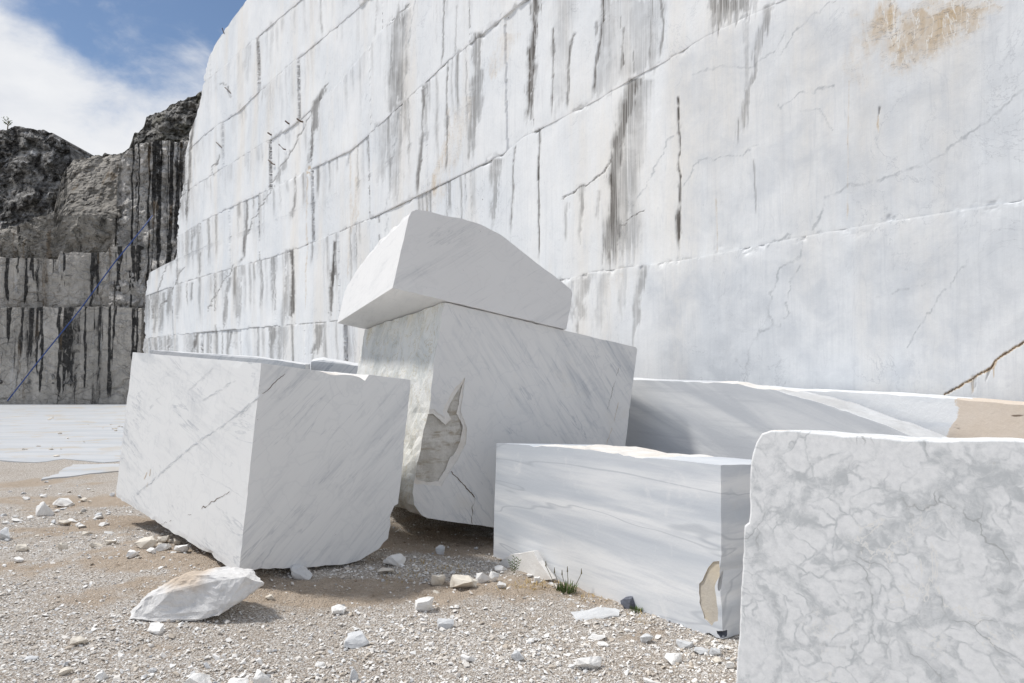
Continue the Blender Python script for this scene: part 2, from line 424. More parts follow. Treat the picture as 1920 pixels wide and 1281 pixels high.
# where dust and soil lie instead of loose gravel
def soil_at(x, y):
    s = np.zeros_like(x)
    for px, py, rx, ry, a in ((200, 985, .9, .55, 1), (330, 1070, 1.1, .45, 1), (560, 1120, 1.0, .3, 1), (800, 1110, 1.3, .36, .9), (1000, 1105, .7, .35, .8),
                              (60, 1080, 1.3, .5, .55), (830, 1020, 1.2, .6, 1), (120, 940, 1.6, .7, .7), (60, 905, 2.5, .7, .5), (430, 1110, .7, .3, .8), (1150, 1130, .6, .4, .5), (1290, 1195, .5, .25, .45),
                              (200, 1130, .9, .3, .5), (500, 1010, 1.4, .8, .9)):
        p = on_ground(px, py); s = np.maximum(s, a * np.exp(-((x - p.x) / rx) ** 2 - ((y - p.y) / ry) ** 2))
    dirt = (fbm(x * 1.9 + 4, y * 2.6, 21, 5) - .5) * 1.1
    d2 = (fbm(x * 4.5, y * 6, 27, 5) - .5) * .9
    return np.clip(s * 1.1 + (dirt + d2) * .9 - .02, 0, 1)
SO = soil_at(GX, GY); crust = np.abs(fbm(GX * 9, GY * 9, 44, 5, .6) - .5) * 2
GZ = GZ + SO * np.exp(-((GX + 1) ** 2 + (GY - 5) ** 2) / 40) * ((.22 - crust) * .035 + (np.floor(fbm(GX * 6, GY * 7, 45, 4) * 7) / 7 - .5) * .03)
me = np_mesh('ground', np.stack([GX, GY, GZ], -1).reshape(-1, 3), grid_faces(len(gy), len(gx)), True)
fattr(me, 'soil', SO)
tag(link('ground', me, [M_gravel]), kind='structure')

def sheet(name, pix, mat, h, label=None):
    bm = bmesh.new(); pts = []
    for i, (a, b) in enumerate(pix):
        p = on_ground(a, b); q = on_ground(*pix[(i + 1) % len(pix)]); k = max(1, int((q - p).length / .15)) if p.y < 14 else 4
        for j in range(k):
            s = p.lerp(q, j / k); w = .30 * max(-.3, mnoise.fractal(s * 1.1, 1, 2, 5)); pts.append(Vector((s.x + w, s.y - w * .7, h)))
    f = bm.faces.new([bm.verts.new(p) for p in pts])
    if f.normal.z < 0: f.normal_flip()
    bm.normal_update()
    if f.normal.z < 0: bmesh.ops.reverse_faces(bm, faces=[f])
    r = bmesh.ops.extrude_face_region(bm, geom=[f]); 
    for v in [g for g in r['geom'] if isinstance(g, bmesh.types.BMVert)]: v.co.z -= h + .1
    bmesh.ops.recalc_face_normals(bm, faces=bm.faces)
    me = bpy.data.meshes.new(name); bm.to_mesh(me); bm.free()
    return tag(link(name, me, [mat]), kind='structure')
M_floor = floor_mat()
sheet('quarry_floor', [(-900, 862), (-40, 862), (60, 868), (120, 862), (190, 868), (330, 860), (600, 800), (700, 757), (-900, 757)], M_floor, .016)
sheet('quarry_floor_slab', [(75, 901), (135, 873), (330, 868), (330, 884), (235, 886), (150, 893)], M_floor, .02)

# ------------------------------------------------------------------ quarry wall
PW = 6.8
NW = Vector((.784, .621, 0)).normalized(); EW = Vector((NW.y, -NW.x, 0))
WP = NW * PW
def wpl(off=0): return (WP + NW * off, NW)
def wloc(p): d = p - WP; return d.dot(EW), d.dot(NW), d.z
def wpix(u, z, y=0):                       # wall coordinates -> picture coordinates
    X = WP.x + EW.x * u + NW.x * y; Y = WP.y + EW.y * u + NW.y * y; Z = z - CAM.z
    dz = Y * FWD.y + Z * FWD.z; return CX + F * X / dz, CY - F * (Y * UP.y + Z * UP.z) / dz
def u_of(px, z):
    px = np.asarray(px, float); py = np.full_like(px, HOR)
    for _ in range(4):
        rx = px - CX; ry = FWD.y * F - UP.y * (py - CY); t = (PW) / (rx * NW.x + ry * NW.y)
        X, Y = rx * t, ry * t
        dz = Y * FWD.y + (z - 1.6) * FWD.z; py = CY - F * (Y * UP.y + (z - 1.6) * UP.z) / dz
    return (X - WP.x) * EW.x + (Y - WP.y) * EW.y
def line(pts):
    a = [wloc(hit(wpl(), *p)) for p in pts]
    return np.array([p[0] for p in pts], float), np.array([q[2] for q in a])
J = [
 line([(240, 638), (271, 635), (511, 612), (610, 605), (850, 570), (1060, 524), (1100, 512), (1238, 493), (1280, 488), (1502, 444), (1582, 429), (1920, 375), (2300, 314)]),
 line([(240, 564), (268, 556), (350, 528), (506, 484), (555, 467), (714, 401), (774, 372), (821, 349), (882, 319), (945, 287), (979, 258), (1059, 218), (1127, 183), (1190, 144), (1244, 117), (1320, 70), (1401, 30), (1458, 5), (1700, -120), (2300, -430)]),
 line([(240, 480), (334, 443), (391, 410), (462, 375), (514, 353), (555, 330), (656, 283), (730, 218), (767, 183), (841, 114), (908, 62), (975, 7), (1150, -130), (1500, -400), (2300, -1000)]),
 line([(240, 420), (330, 372), (438, 304), (545, 238), (640, 150), (723, 47), (777, 3), (1000, -190), (2300, -1300)]),
 line([(240, 375), (345, 290), (391, 248), (448, 210), (495, 164), (528, 134), (612, 64), (680, 5), (900, -190), (2300, -1500)]),
 line([(240, 300), (370, 165), (414, 130), (480, 72), (540, 20), (600, -30), (900, -300), (2300, -1700)]),
 line([(240, 240), (400, 86), (437, 34), (470, -10), (540, -90), (900, -480), (2300, -1900)]),
]
LEFT_Y = np.array([-200, -10, 15, 40, 62, 88, 100, 140, 160, 200, 235, 290, 330, 400, 480, 488, 497, 511, 560, 636, 762, 800.])
LEFT_X = np.array([490, 474, 460, 437, 418, 401, 395, 385, 382, 376, 362, 348, 345, 333, 330, 327, 306, 279, 271, 270, 268, 268.])
rowoff = [0, .008, .003, .005, .002, .005, .002]
# stains traced on the face: (attribute, strength, [(x, y, width), ...] from top to bottom)
STREAK = [
 ('stain', .95, [(1006, -30, 20), (1000, 60, 19), (993, 130, 20), (984, 250, 18)]), ('stain', .6, [(1003, 120, 10), (995, 200, 9), (1000, 240, 6)]),
 ('stain', .95, [(1131, -10, 7), (1124, 80, 8), (1110, 183, 7)]), ('stain', .55, [(1140, -10, 18), (1128, 90, 14)]),
 ('stain', .8, [(1222, -10, 5), (1220, 125, 5)]), ('stain', .75, [(1238, -5, 6), (1243, 50, 6), (1239, 112, 7)]),
 ('stain', .8, [(1163, 30, 3), (1162, 60, 3)]), ('stain', .9, [(1165, 85, 4), (1170, 120, 7), (1164, 130, 2)]), ('stain', .8, [(1170, 50, 4), (1164, 120, 5), (1162, 150, 3)]),
 ('stain', .8, [(1188, 95, 3), (1187, 140, 3)]), ('stain', .7, [(1117, 40, 4), (1118, 70, 3)]),
 ('stain', .85, [(1075, 62, 5), (1068, 100, 8), (1063, 208, 5)]), ('stain', .35, [(1060, 0, 50), (1050, 160, 30), (1046, 220, 12)]),
 ('stain', .95, [(1037, 52, 4), (1035, 223, 4)]),
 ('stain', .85, [(1188, 146, 36), (1168, 230, 30), (1155, 300, 24), (1147, 410, 34), (1142, 506, 38)]), ('stain', .8, [(1155, 290, 6), (1143, 400, 12), (1128, 500, 10)]),
 ('stain', .55, [(1200, 150, 50), (1180, 330, 50), (1172, 500, 60)]),
 ('stain', .7, [(900, 62, 18), (893, 130, 16), (886, 240, 20), (884, 312, 14)]), ('stain', .6, [(902, 130, 14), (895, 200, 20), (890, 250, 8)]),
 ('stain', .85, [(796, 160, 4), (791, 260, 7), (783, 372, 8)]), ('stain', .5, [(754, 195, 36), (745, 280, 24), (737, 395, 22)]),
 ('stain', .4, [(722, 230, 30), (712, 330, 20)]),
 ('stain', .65, [(930, 298, 28), (925, 340, 16), (923, 432, 10)]),
 ('stain', .85, [(965, 274, 3), (960, 380, 6), (956, 450, 8)]), ('stain', 1, [(1011, 241, 5), (1010, 494, 4)]),
 ('stain', 1, [(1272, 182, 4), (1272, 390, 5), (1270, 410, 12), (1272, 486, 6)]),
 ('stain', .85, [(840, 115, 4), (838, 200, 5), (836, 338, 3)]), ('rust', .6, [(842, 200, 8), (838, 260, 10), (818, 330, 18), (808, 390, 8)]),
 ('rust', .42, [(880, 180, 50), (860, 240, 60), (830, 330, 60), (800, 420, 30)]), ('rust', .4, [(960, 60, 60), (935, 110, 50), (920, 150, 30)]),
 ('stain', .85, [(605, 165, 6), (592, 190, 16), (586, 240, 14), (578, 315, 9)]), ('stain', .6, [(534, 293, 7), (522, 340, 16)]), ('stain', .5, [(574, 290, 6), (570, 330, 4)]),
 ('stain', .6, [(600, -10, 5), (599, 40, 6), (602, 64, 3)]), ('stain', .8, [(833, 0, 4), (831, 90, 3), (828, 128, 4)]), ('stain', .6, [(857, 10, 2), (854, 105, 4)]),
 ('stain', .5, [(705, -10, 4), (700, 75, 3)]), ('stain', .55, [(654, 285, 3), (650, 310, 5)]), ('rust', .5, [(655, 280, 5), (656, 330, 7), (655, 420, 6), (650, 560, 4)]),
 ('rust', .5, [(672, 330, 14), (664, 400, 20), (655, 440, 8)]), ('rust', .8, [(576, 310, 8), (578, 330, 14)]), ('rust', .6, [(577, 330, 5), (576, 480, 4), (573, 600, 4)]),
 ('stain', .35, [(468, 80, 4), (458, 140, 8)]), ('stain', .4, [(470, 85, 4), (464, 160, 6)]), ('stain', .35, [(510, 40, 10), (505, 120, 6)]),
 ('stain', .4, [(452, 195, 4), (450, 230, 4)]), ('stain', .4, [(497, 158, 10), (492, 185, 10)]),
 ('stain', .8, [(555, 330, 4), (553, 380, 7), (547, 412, 6)]), ('stain', .85, [(461, 375, 6), (459, 430, 8), (456, 480, 8), (440, 500, 10)]),
 ('stain', .95, [(549, 468, 8), (551, 520, 6), (549, 540, 12), (548, 575, 10), (545, 608, 6)]), ('stain', .55, [(541, 468, 10), (540, 540, 14), (536, 608, 26)]),
 ('stain', .95, [(628, 452, 8), (624, 500, 9), (622, 560, 10), (619, 605, 8)]), ('stain', .75, [(604, 608, 20), (599, 640, 22), (592, 672, 22)]),
 ('stain', .9, [(371, 625, 6), (366, 645, 8), (360, 665, 5)]), ('stain', .8, [(514, 613, 8), (510, 650, 8), (509, 670, 6)]), ('stain', .5, [(528, 612, 30), (522, 668, 26)]),
 ('stain', .8, [(432, 620, 5), (427, 660, 7)]), ('stain', .5, [(440, 620, 8), (436, 660, 8)]), ('stain', .8, [(375, 472, 4), (376, 500, 6), (374, 520, 5)]),
 ('stain', .7, [(430, 520, 8), (424, 560, 10), (421, 612, 8)]), ('stain', .55, [(446, 520, 12), (446, 560, 18), (444, 612, 14)]), ('stain', .8, [(363, 530, 5), (358, 570, 5)]),
 ('stain', .7, [(292, 555, 6), (290, 590, 8), (287, 635, 6)]), ('stain', .7, [(306, 548, 6), (303, 590, 10), (300, 632, 8)]), ('stain', .7, [(318, 540, 4), (313, 600, 8)]), ('stain', .55, [(336, 535, 10), (332, 600, 8)]),
 ('stain', .5, [(335, 505, 14), (328, 530, 12)]), ('stain', .5, [(288, 640, 6), (288, 660, 8)]), ('stain', .6, [(320, 632, 5), (320, 660, 5)]),
 ('stain', .5, [(1100, 514, 30), (1092, 560, 16), (1084, 620, 18)]), ('stain', .55, [(1205, 498, 20), (1195, 560, 18), (1183, 648, 10)]), ('stain', .4, [(1075, 528, 14), (1068, 600, 20)]),
 ('stain', .3, [(1135, 508, 24), (1120, 620, 20)]), ('rust', .3, [(1150, 510, 60), (1140, 640, 40)]), ('stain', .35, [(1172, 500, 10), (1162, 600, 8)]),
 ('stain', .6, [(1092, 346, 16), (1090, 400, 10), (1088, 465, 6)]), ('stain', .5, [(1064, 380, 6), (1060, 450, 8)]), ('stain', .45, [(1122, 358, 7), (1118, 420, 8)]),
 ('stain', .62, [(1440, 12, 17), (1428, 60, 18), (1416, 130, 12), (1400, 185, 14), (1388, 250, 24)]), ('stain', .35, [(1398, 40, 12), (1402, 190, 8)]),
 ('rust', .65, [(1592, 150, 4), (1588, 300, 4), (1587, 430, 6)]), ('rust', .6, [(1341, 370, 4), (1342, 420, 5), (1344, 480, 5)]), ('stain', .7, [(1649, 200, 5), (1646, 225, 3)]), ('rust', .7, [(1646, 215, 5), (1645, 250, 6)]),
 ('stain', .5, [(1413, 300, 4), (1414, 380, 4), (1419, 405, 6)]),
 ('rust', .95, [(1838 + 30, 672, 8), (1862, 700, 6)]), ('stain', .7, [(1826, 705, 10), (1822, 740, 7)]), ('rust', .7, [(1824, 705, 12), (1820, 745, 8)]), ('stain', .7, [(1856, 690, 6), (1850, 715, 4)]),
 ('stain', .8, [(340, 330, 4), (352, 260, 4)]), ('stain', .9, [(365, 225, 8), (358, 290, 7), (355, 345, 9), (350, 420, 5)]), ('stain', .6, [(348, 270, 10), (345, 340, 8), (340, 420, 8)]),
]
PATCH = [
 ('stain', .78, [(734, 40), (768, 8), (766, 60), (762, 182), (727, 214), (730, 120)]),
 ('stain', .45, [(1128, -10), (1252, -10), (1240, 60), (1228, 128), (1110, 186), (1120, 80)]),
 ('stain', .85, [(1328, -10), (1418, -10), (1416, 22), (1362, 46), (1342, 58), (1334, 30)]),
 ('rust', 1.0, [(1614, 36), (1628, 10), (1690, -10), (1668, 50), (1656, 90), (1650, 168), (1636, 130), (1606, 66)]),
 ('rust', .78, [(1640, 60), (1700, -10), (1900, -10), (1850, 40), (1780, 92), (1720, 118), (1690, 150), (1660, 130)]),
 ('rust', .4, [(1560, 60), (1620, 40), (1640, 160), (1600, 200), (1570, 150)]),
 ('grey', .5, [(1480, 250), (1560, 215), (1590, 300), (1520, 330), (1470, 310)]), ('grey', .55, [(1375, 290), (1410, 300), (1405, 360), (1385, 360)]),
 ('grey', .7, [(1492, 480), (1508, 470), (1490, 560), (1478, 590), (1465, 612), (1436, 610), (1442, 560), (1462, 500)]),
 ('grey', .6, [(1280, 490), (1338, 478), (1342, 530), (1310, 545), (1280, 540)]), ('grey', .4, [(1440, 620), (1560, 590), (1600, 700), (1440, 715)]),
 ('grey', .55, [(1200, 520), (1920, 400), (2300, 360), (2300, 760), (1280, 730)]), ('grey', .42, [(1250, 100), (1460, 10), (1920, -10), (1920, 370), (1300, 480)]),
 ('grey', .5, [(1850, 740), (1920, 680), (2100, 700), (2100, 780), (1850, 770)]),
]
CRACK = [  # fissures: (kind, width, points)
 ('vein', 5, [(1920, 165), (1850, 225), (1800, 262), (1750, 298), (1680, 325), (1640, 340), (1590, 346), (1548, 370), (1538, 400), (1522, 432)]),
 ('vein', 4, [(1505, 450), (1500, 480), (1480, 495), (1462, 505), (1445, 550), (1440, 590), (1450, 612), (1425, 620), (1405, 660), (1398, 715)]),
 ('vein', 3, [(1500, 500), (1482, 530), (1470, 570), (1478, 585), (1460, 612), (1440, 616)]), ('vein', 3, [(1460, 105), (1500, 50), (1540, 15), (1580, -10)]),
 ('vein', 3, [(1300, 140), (1360, 120), (1400, 128), (1450, 95), (1470, 60)]), ('vein', 3, [(1560, 160), (1500, 175), (1465, 200), (1460, 195)]), ('vein', 3, [(1500, 205), (1540, 205), (1558, 245)]),
 ('vein', 2.5, [(1815, 490), (1760, 560), (1700, 650)]), ('vein', 2.5, [(1640, 560), (1700, 540), (1740, 530)]), ('vein', 3, [(1280, 350), (1310, 300), (1390, 290), (1420, 270)]),
 ('vein', 3, [(1260, 250), (1220, 330), (1180, 400)]), ('stain', 4, [(1057, 372), (1080, 358), (1108, 340), (1130, 322), (1150, 295)]),
 ('stain', 3, [(1160, 420), (1170, 420), (1180, 408), (1190, 405), (1200, 398), (1208, 393)]), ('stain', 3, [(612, 158), (590, 195), (575, 225), (560, 250), (538, 290), (520, 325), (505, 350)]),
 ('stain', 2.5, [(514, 353), (500, 375), (475, 410), (462, 440)]), ('stain', 2.5, [(440, 500), (430, 515), (410, 545), (390, 585)]), ('stain', 2.5, [(345, 500), (325, 535), (300, 580)]), ('stain', 2.5, [(310, 500), (295, 540), (285, 600)]),
 ('stain', 3, [(338, 360), (350, 345), (362, 340)]), ('stain', 2, [(405, 330), (400, 320), (412, 290)]), ('stain', 2.5, [(769, 6), (740, 38), (728, 52)]), ('vein', 2, [(780, 3), (745, 240), (720, 440)]), ('stain', 1.8, [(411, 155), (425, 165), (435, 182)]),
 ('vein', 4, [(1480, 440), (1440, 460)]),
]
def seg_dist(X, Y, pts):
    best = np.full(X.shape, 1e9)
    for (x0, y0), (x1, y1) in zip(pts[:-1], pts[1:]):
        dx, dy = x1 - x0, y1 - y0; t = np.clip(((X - x0) * dx + (Y - y0) * dy) / (dx * dx + dy * dy), 0, 1)
        best = np.minimum(best, np.hypot(X - x0 - t * dx, Y - y0 - t * dy))
    return best
def inside(X, Y, poly):
    r = np.zeros(X.shape, bool); n = len(poly)
    for i in range(n):
        (x0, y0), (x1, y1) = poly[i], poly[(i + 1) % n]
        if y0 == y1: continue
        r ^= ((y0 > Y) != (y1 > Y)) & (X < (x1 - x0) * (Y - y0) / (y1 - y0) + x0)
    return r
# many small runs and saw-cut panels on the far benches, drawn once here
auto = []
for _ in range(620):
    r_ = int(rng.integers(0, 6)); x = 268 + 640 * rng.random() ** 1.9
    auto.append((r_, x, rng.uniform(1.5, 7) * (1.3 if rng.random() < .2 else 1), rng.uniform(.15, .8) * (1.0 if r_ < 3 else .45), rng.uniform(.2, 1.0), rng.random()))
panels = []
for r_ in range(7):
    xs, x = [], 262.0
    while x < 1000: x += rng.uniform(38, 105) * (1.6 if r_ > 2 else 1) * (.7 + x / 900); xs.append(x)
    panels.append((np.array(xs), rng.normal(0, .02, len(xs) + 1), rng.random(len(xs) + 1), rng.random(len(xs)) < (.75 if r_ < 3 else .4)))

wall_root = empty('quarry_wall', WP, (0, 0, math.atan2(EW.y, EW.x)))
tag(wall_root, 'tall white sawn marble quarry wall with black water stains behind the blocks', 'quarry wall')
XR = 2300.0
for r_ in range(7):
    lo = None if r_ == 0 else J[r_ - 1]; hi = J[r_]
    nv = [200, 220, 160, 90, 80, 70, 70][r_]; nc = 860
    v = np.linspace(0, 1, nv)[:, None]; s = np.linspace(0, 1, nc)[None, :]
    px0 = 268 + s * (XR - 268) + 0 * v
    def zrow(px):
        zh = np.interp(px, *hi); zl = np.full_like(px, -.3) if lo is None else np.interp(px, *lo)
        return zl + (zh - zl) * v
    xl = np.full((nv, 1), 300.0)
    for _ in range(6):
        z = zrow(np.repeat(xl, 1, 1)); u = u_of(xl, z); _, py = wpix(u, z); xl = np.interp(py, LEFT_Y, LEFT_X)
    xl = xl + (fbm(v * 14, v * 0, 70 + r_, 4) - .5) * 6
    px = xl + s * (XR - xl); z = zrow(px); u = u_of(px, z)
    PX, PY = wpix(u, z)
    A = {k: np.zeros(PX.shape) for k in ('stain', 'rust', 'grey', 'tone', 'vein')}
    wob = (fbm(PX * .05, PY * .03, 5, 4) - .5); rag = fbm(PX * .5, PY * .018, 15, 4) - .5; drip = fbm(PX * .35, PY * .004, 19, 4) - .5
    for k, a, pts in STREAK:
        ys = np.array([p[1] for p in pts], float); o = np.argsort(ys); ys = ys[o]; xs = np.array([p[0] for p in pts], float)[o]; ws = np.array([p[2] for p in pts], float)[o]
        d = np.abs(PX + (wob + rag * .9) * np.clip(ws.mean(), 3, 16) - np.interp(PY, ys, xs)); w = np.interp(PY, ys, ws)
        m_ = (1 - sstep(.3, 1, d / np.maximum(w * .62, 2.1))) * sstep(ys[0] - 3, ys[0] + 3, PY) * (1 - sstep(ys[-1] - 6 - .12 * (ys[-1] - ys[0]), ys[-1] + 3, PY + drip * np.clip(ws.mean() * 6, 0, 110)))
        A[k] = np.maximum(A[k], a * m_)
    for k, a, poly in PATCH:
        q = 26 if k != 'stain' else 4
        wx, wy = (fbm(PX * .04, PY * .04, 3, 4) - .5) * q * 2.4, (fbm(PX * .04, PY * .04, 8, 4) - .5) * q * 2.4
        m_ = sum(inside(PX + wx + ox * q * .55 + rag * 14 * (k == 'stain'), PY + wy + oy * q * .55 - drip * 60 * (k == 'stain'), poly).astype(float) for ox in (-2, -1, 0, 1, 2) for oy in (-1.5, 0, 1.5)) / 15
        if k == 'stain': m_ = m_ * (.55 + .6 * fbm(PX * .12, PY * .012, 23, 4)) * (.75 + .5 * fbm(PX * .03, PY * .03, 29, 3))
        A[k] = np.maximum(A[k], a * m_)
    for k, w, pts in CRACK:
        d = seg_dist(PX + (fbm(PX * .08, PY * .08, 31, 4) - .5) * 14, PY + (fbm(PX * .08, PY * .08, 37, 4) - .5) * 14, pts)
        A[k] = np.maximum(A[k], .85 * (1 - sstep(.2, 1, d / max(w * .7, 1.9))))
    d = seg_dist(PX + (fbm(PX * .1, PY * .1, 31, 4) - .5) * 8, PY, [(1772, 740), (1800, 724), (1840, 700), (1858, 690), (1870, 672), (1890, 660), (1922, 640), (2100, 560)])
    A['rust'] = np.maximum(A['rust'], 1.2 * (1 - sstep(.2, 1, d / 4.5))); A['stain'] = np.maximum(A['stain'], .9 * (1 - sstep(.2, 1, d / 2.6)))
    off = np.full(PX.shape, rowoff[r_]) + (fbm(u * 1.3, z * 1.1, 40 + r_, 4) - .5) * .03
    xs, po, pt, cutm = panels[r_]
    slant = (PY - 500) * -.02
    idx = np.searchsorted(xs, PX + slant); off += po[np.clip(idx, 0, len(po) - 1)] * (PX < 1000)
    A['tone'] = .25 + .75 * pt[np.clip(idx, 0, len(pt) - 1)] * (1 - sstep(800, 1300, PX))
    for x, c in zip(xs, cutm):
        if c and x < 900: A['stain'] = np.maximum(A['stain'], .8 * (1 - sstep(.2, 1, np.abs(PX + slant - x) / 2.2)) * (fbm(PY * .03, x + 0 * PY, 6, 3) > .42))
    for rr, x, w, a, ln, ph in auto:
        if rr != r_: continue
        yb = ph * (1 - ln) * .5
        m_ = (1 - sstep(.2, 1, np.abs(PX + slant + wob * 5 - x) / np.maximum(w * .7, 1.9))) * (1 - sstep(.55 * ln, ln, 1 - v)) 
        A['stain'] = np.maximum(A['stain'], a * m_)
    edge = np.minimum(v, 1 - v) * (z[-1:] - z[:1]) + .0 * s
    nick = np.maximum(0, fbm(u * 6, z * 6, 60 + r_, 4) - .5) * 2
    off += np.exp(-edge / .012) * .002 + np.exp(-edge / .03) * .16 * nick ** 2.2
    A['stain'] = np.maximum(A['stain'], ((.7 if r_ < 2 else .3) * (1 - sstep(0, .022 + .012 * np.clip(np.hypot(u + 5, 0) / 12, 0, 2), edge)) * (fbm(u * 2, z, 81, 4) > .47)) * (PX < 1060))
    off += A['stain'] * .008
    # far right and out of frame, then returns at the left end, along the top and the bottom
    V = np.stack([u, off, z], -1)
    def ext_rows(a):
        ue = a[:, -1:, :].copy(); ue[..., 0] += 16; a = np.concatenate([a, ue], 1)
        l0 = a[:, :1, :].copy(); l0[..., 1] += 2.2; l0[..., 0] -= .25; a = np.concatenate([l0, a], 1)
        t = a[-1:].copy(); t[..., 1] = 3.0; b = a[:1].copy(); b[..., 1] = 3.0
        return np.concatenate([b, a, t], 0)
    V = ext_rows(V)
    me = np_mesh('bench_face', V.reshape(-1, 3), grid_faces(V.shape[0], V.shape[1]), False)
    for k, a in A.items():
        a = np.concatenate([a, a[:, -1:] * 0 + (.3 if k == 'tone' else 0)], 1); a = np.concatenate([a[:, :1], a], 1); a = np.concatenate([a[:1], a, a[-1:]], 0); fattr(me, k, a)
    link('bench_face', me, [M_wall], wall_root)

M_iron = simple('rusty_steel', (.11, .075, .055), .7)
def tube(name, pts, r, mat, parent=None, sides=6, r1=None):
    bm = bmesh.new(); rings = []
    for i, p in enumerate(pts):
        t = (pts[min(i + 1, len(pts) - 1)] - pts[max(i - 1, 0)]).normalized(); a = t.orthogonal().normalized(); b = t.cross(a)
        rr = r if r1 is None else r + (r1 - r) * i / (len(pts) - 1)
        rings.append([bm.verts.new(p + (a * math.cos(k * 2 * math.pi / sides) + b * math.sin(k * 2 * math.pi / sides)) * rr) for k in range(sides)])
    for q, w in zip(rings[:-1], rings[1:]):
        for k in range(sides): bm.faces.new((q[k], q[(k + 1) % sides], w[(k + 1) % sides], w[k]))
    bm.faces.new(rings[0][::-1]); bm.faces.new(rings[-1]); bmesh.ops.recalc_face_normals(bm, faces=bm.faces)
    me = bpy.data.meshes.new(name); bm.to_mesh(me); bm.free(); return link(name, me, [mat], parent)
for (x0, y0, x1, y1, lab) in (
    (528, 272, 533, 280, 'short rusty steel pin in the wall above the diagonal crack, larger one'), (508, 301, 513, 308, 'rusty steel pin in the wall below the largest pin'),
    (540, 228, 542, 232, 'tiny steel stub high on the wall, left one of a close pair'), (562, 224, 565, 228, 'tiny steel stub high on the wall, right one of a close pair'),
    (410, 268, 417, 277, 'bent thin steel rod at the far left edge of the white wall'), (426, 165, 435, 176, 'steel rod lying along a diagonal crack near the sky edge'),
    (421, 54, 421, 63, 'thin steel stake standing up on the skyline edge of the wall'), (507, 250, 509, 253, 'small steel stub at the foot of a vertical hairline crack')):
    a = hit(wpl(0), x0, y0) - NW * .02; b = hit(wpl(0), x1, y1)
    t = tube('steel_pin', [b + NW * .1, b - NW * .02, a - NW * .05], .02 if 'stub' in lab else .016, M_iron); recentre(t)
    tag(t, lab, 'steel pin', 'steel pins left in the quarry wall')

# ------------------------------------------------------------------ far cliff
M_face = cliff_mat('black_streaked_cliff', (.66, .62, .565), (.05, .048, .046), 'face')
M_crag = cliff_mat('dark_crag_rock', (.50, .485, .46), (.125, .12, .115), 'crag')
M_upper = cliff_mat('rough_grey_brown_cliff', (.46, .43, .385), (.06, .056, .05), 'face')
M_butt = cliff_mat('stained_buttress_rock', (.70, .67, .63), (.055, .053, .051), 'face')
M_ridge = cliff_mat('weathered_ridge_rock', (.40, .385, .36), (.12, .112, .10), 'weathered')
def relief(name, x0, x1, bottom, top, depth, amp, freq, mat, parent=None, nx=150, ny=110, seed=0, back=6, stains=0, jag=3):
    xs = np.linspace(x0, x1, nx)[None, :]; v = np.linspace(0, 1, ny)[:, None]
    tx = np.interp(xs, [p[0] for p in top], [p[1] for p in top]) + (fbm(xs * .09, xs * 0, seed, 4) - .5) * jag * 2
    bx = np.interp(xs, [p[0] for p in bottom], [p[1] for p in bottom])
    PX = xs + 0 * v; PY = bx + (tx - bx) * v
    D = depth(PX, PY) if callable(depth) else depth + 0 * PX
    X = D * (PX - CX) / F; Z = 1.6 + D * (HOR - PY) / F
    rid = np.abs(fbm(X * freq, Z * freq * .8, seed + 3, 6, .58) - .5) * 2
    n = (fbm(X * freq * .5, Z * freq * .5, seed + 1, 5) - .5) * 1.4 + (rid - .3) * .9 + (.5 - np.abs(fbm(X * freq * 2.6 + Z * freq, Z * freq * 2.6, seed + 7, 5, .6) - .5) * 4) * .45 + (np.floor(fbm(X * freq * 1.3, Z * freq * 1.6, seed + 9, 4) * 9) / 9 - .5) * .9
    D2 = D + n * amp
    Vv = np.stack([X * D2 / D, D2, 1.6 + (Z - 1.6) * D2 / D], -1)
    st = np.zeros(PX.shape); r2 = np.random.default_rng(seed + 5)
    for _ in range(stains):
        xc = r2.uniform(x0, x1); w = r2.uniform(1.5, 7); ln = r2.uniform(.25, 1.1); a = r2.uniform(.4, 1)
        st = np.maximum(st, a * (1 - sstep(.3, 1, np.abs(PX + (fbm(PY * .03, xc + PX * 0, 4, 3) - .5) * 7 - xc) / (w * (.45 + 1.1 * fbm(PY * .035 + xc, PX * 0, 9, 3))))) * (1 - sstep(ln * .6, ln, 1 - v)))
    t = Vv[-1:].copy(); t[..., 1] += back; t[..., 2] -= .15; b = Vv[:1].copy(); b[..., 1] += back
    Vv = np.concatenate([b, Vv, t], 0); st = np.concatenate([st[:1], st, st[-1:] * 0], 0)
    l = Vv[:, :1].copy(); l[..., 1] += back; r = Vv[:, -1:].copy(); r[..., 1] += back
    Vv = np.concatenate([l, Vv, r], 1); st = np.concatenate([st[:, :1], st, st[:, -1:]], 1)
    me = np_mesh(name, Vv.reshape(-1, 3), grid_faces(Vv.shape[0], Vv.shape[1]), False); fattr(me, 'stain', st)
    return link(name, me, [mat], parent)
cl = empty('rock_cliff', at(120, 770, 32)); cl.location.z = 0
tag(cl, 'shaded grey cliff of sawn benches with black water streaks beside the white wall', 'cliff')
def par(o): o.data.transform(Matrix.Translation(-cl.location)); o.parent = cl; return o
par(relief('bench_face', -900, 264, [(-900, 778), (264, 778)], [(-900, 570), (0, 577), (120, 576), (200, 574), (264, 577)], 31.6, .2, .6, M_face, None, 420, 150, 11, 5, 150, 3))
par(relief('bench_face', -900, 256, [(-900, 582), (256, 584)], [(-900, 470), (0, 482), (60, 484), (104, 486), (108, 472), (196, 474), (203, 462), (256, 460)], 32.3, .22, .6, M_face, None, 420, 100, 23, 5, 95, 3))
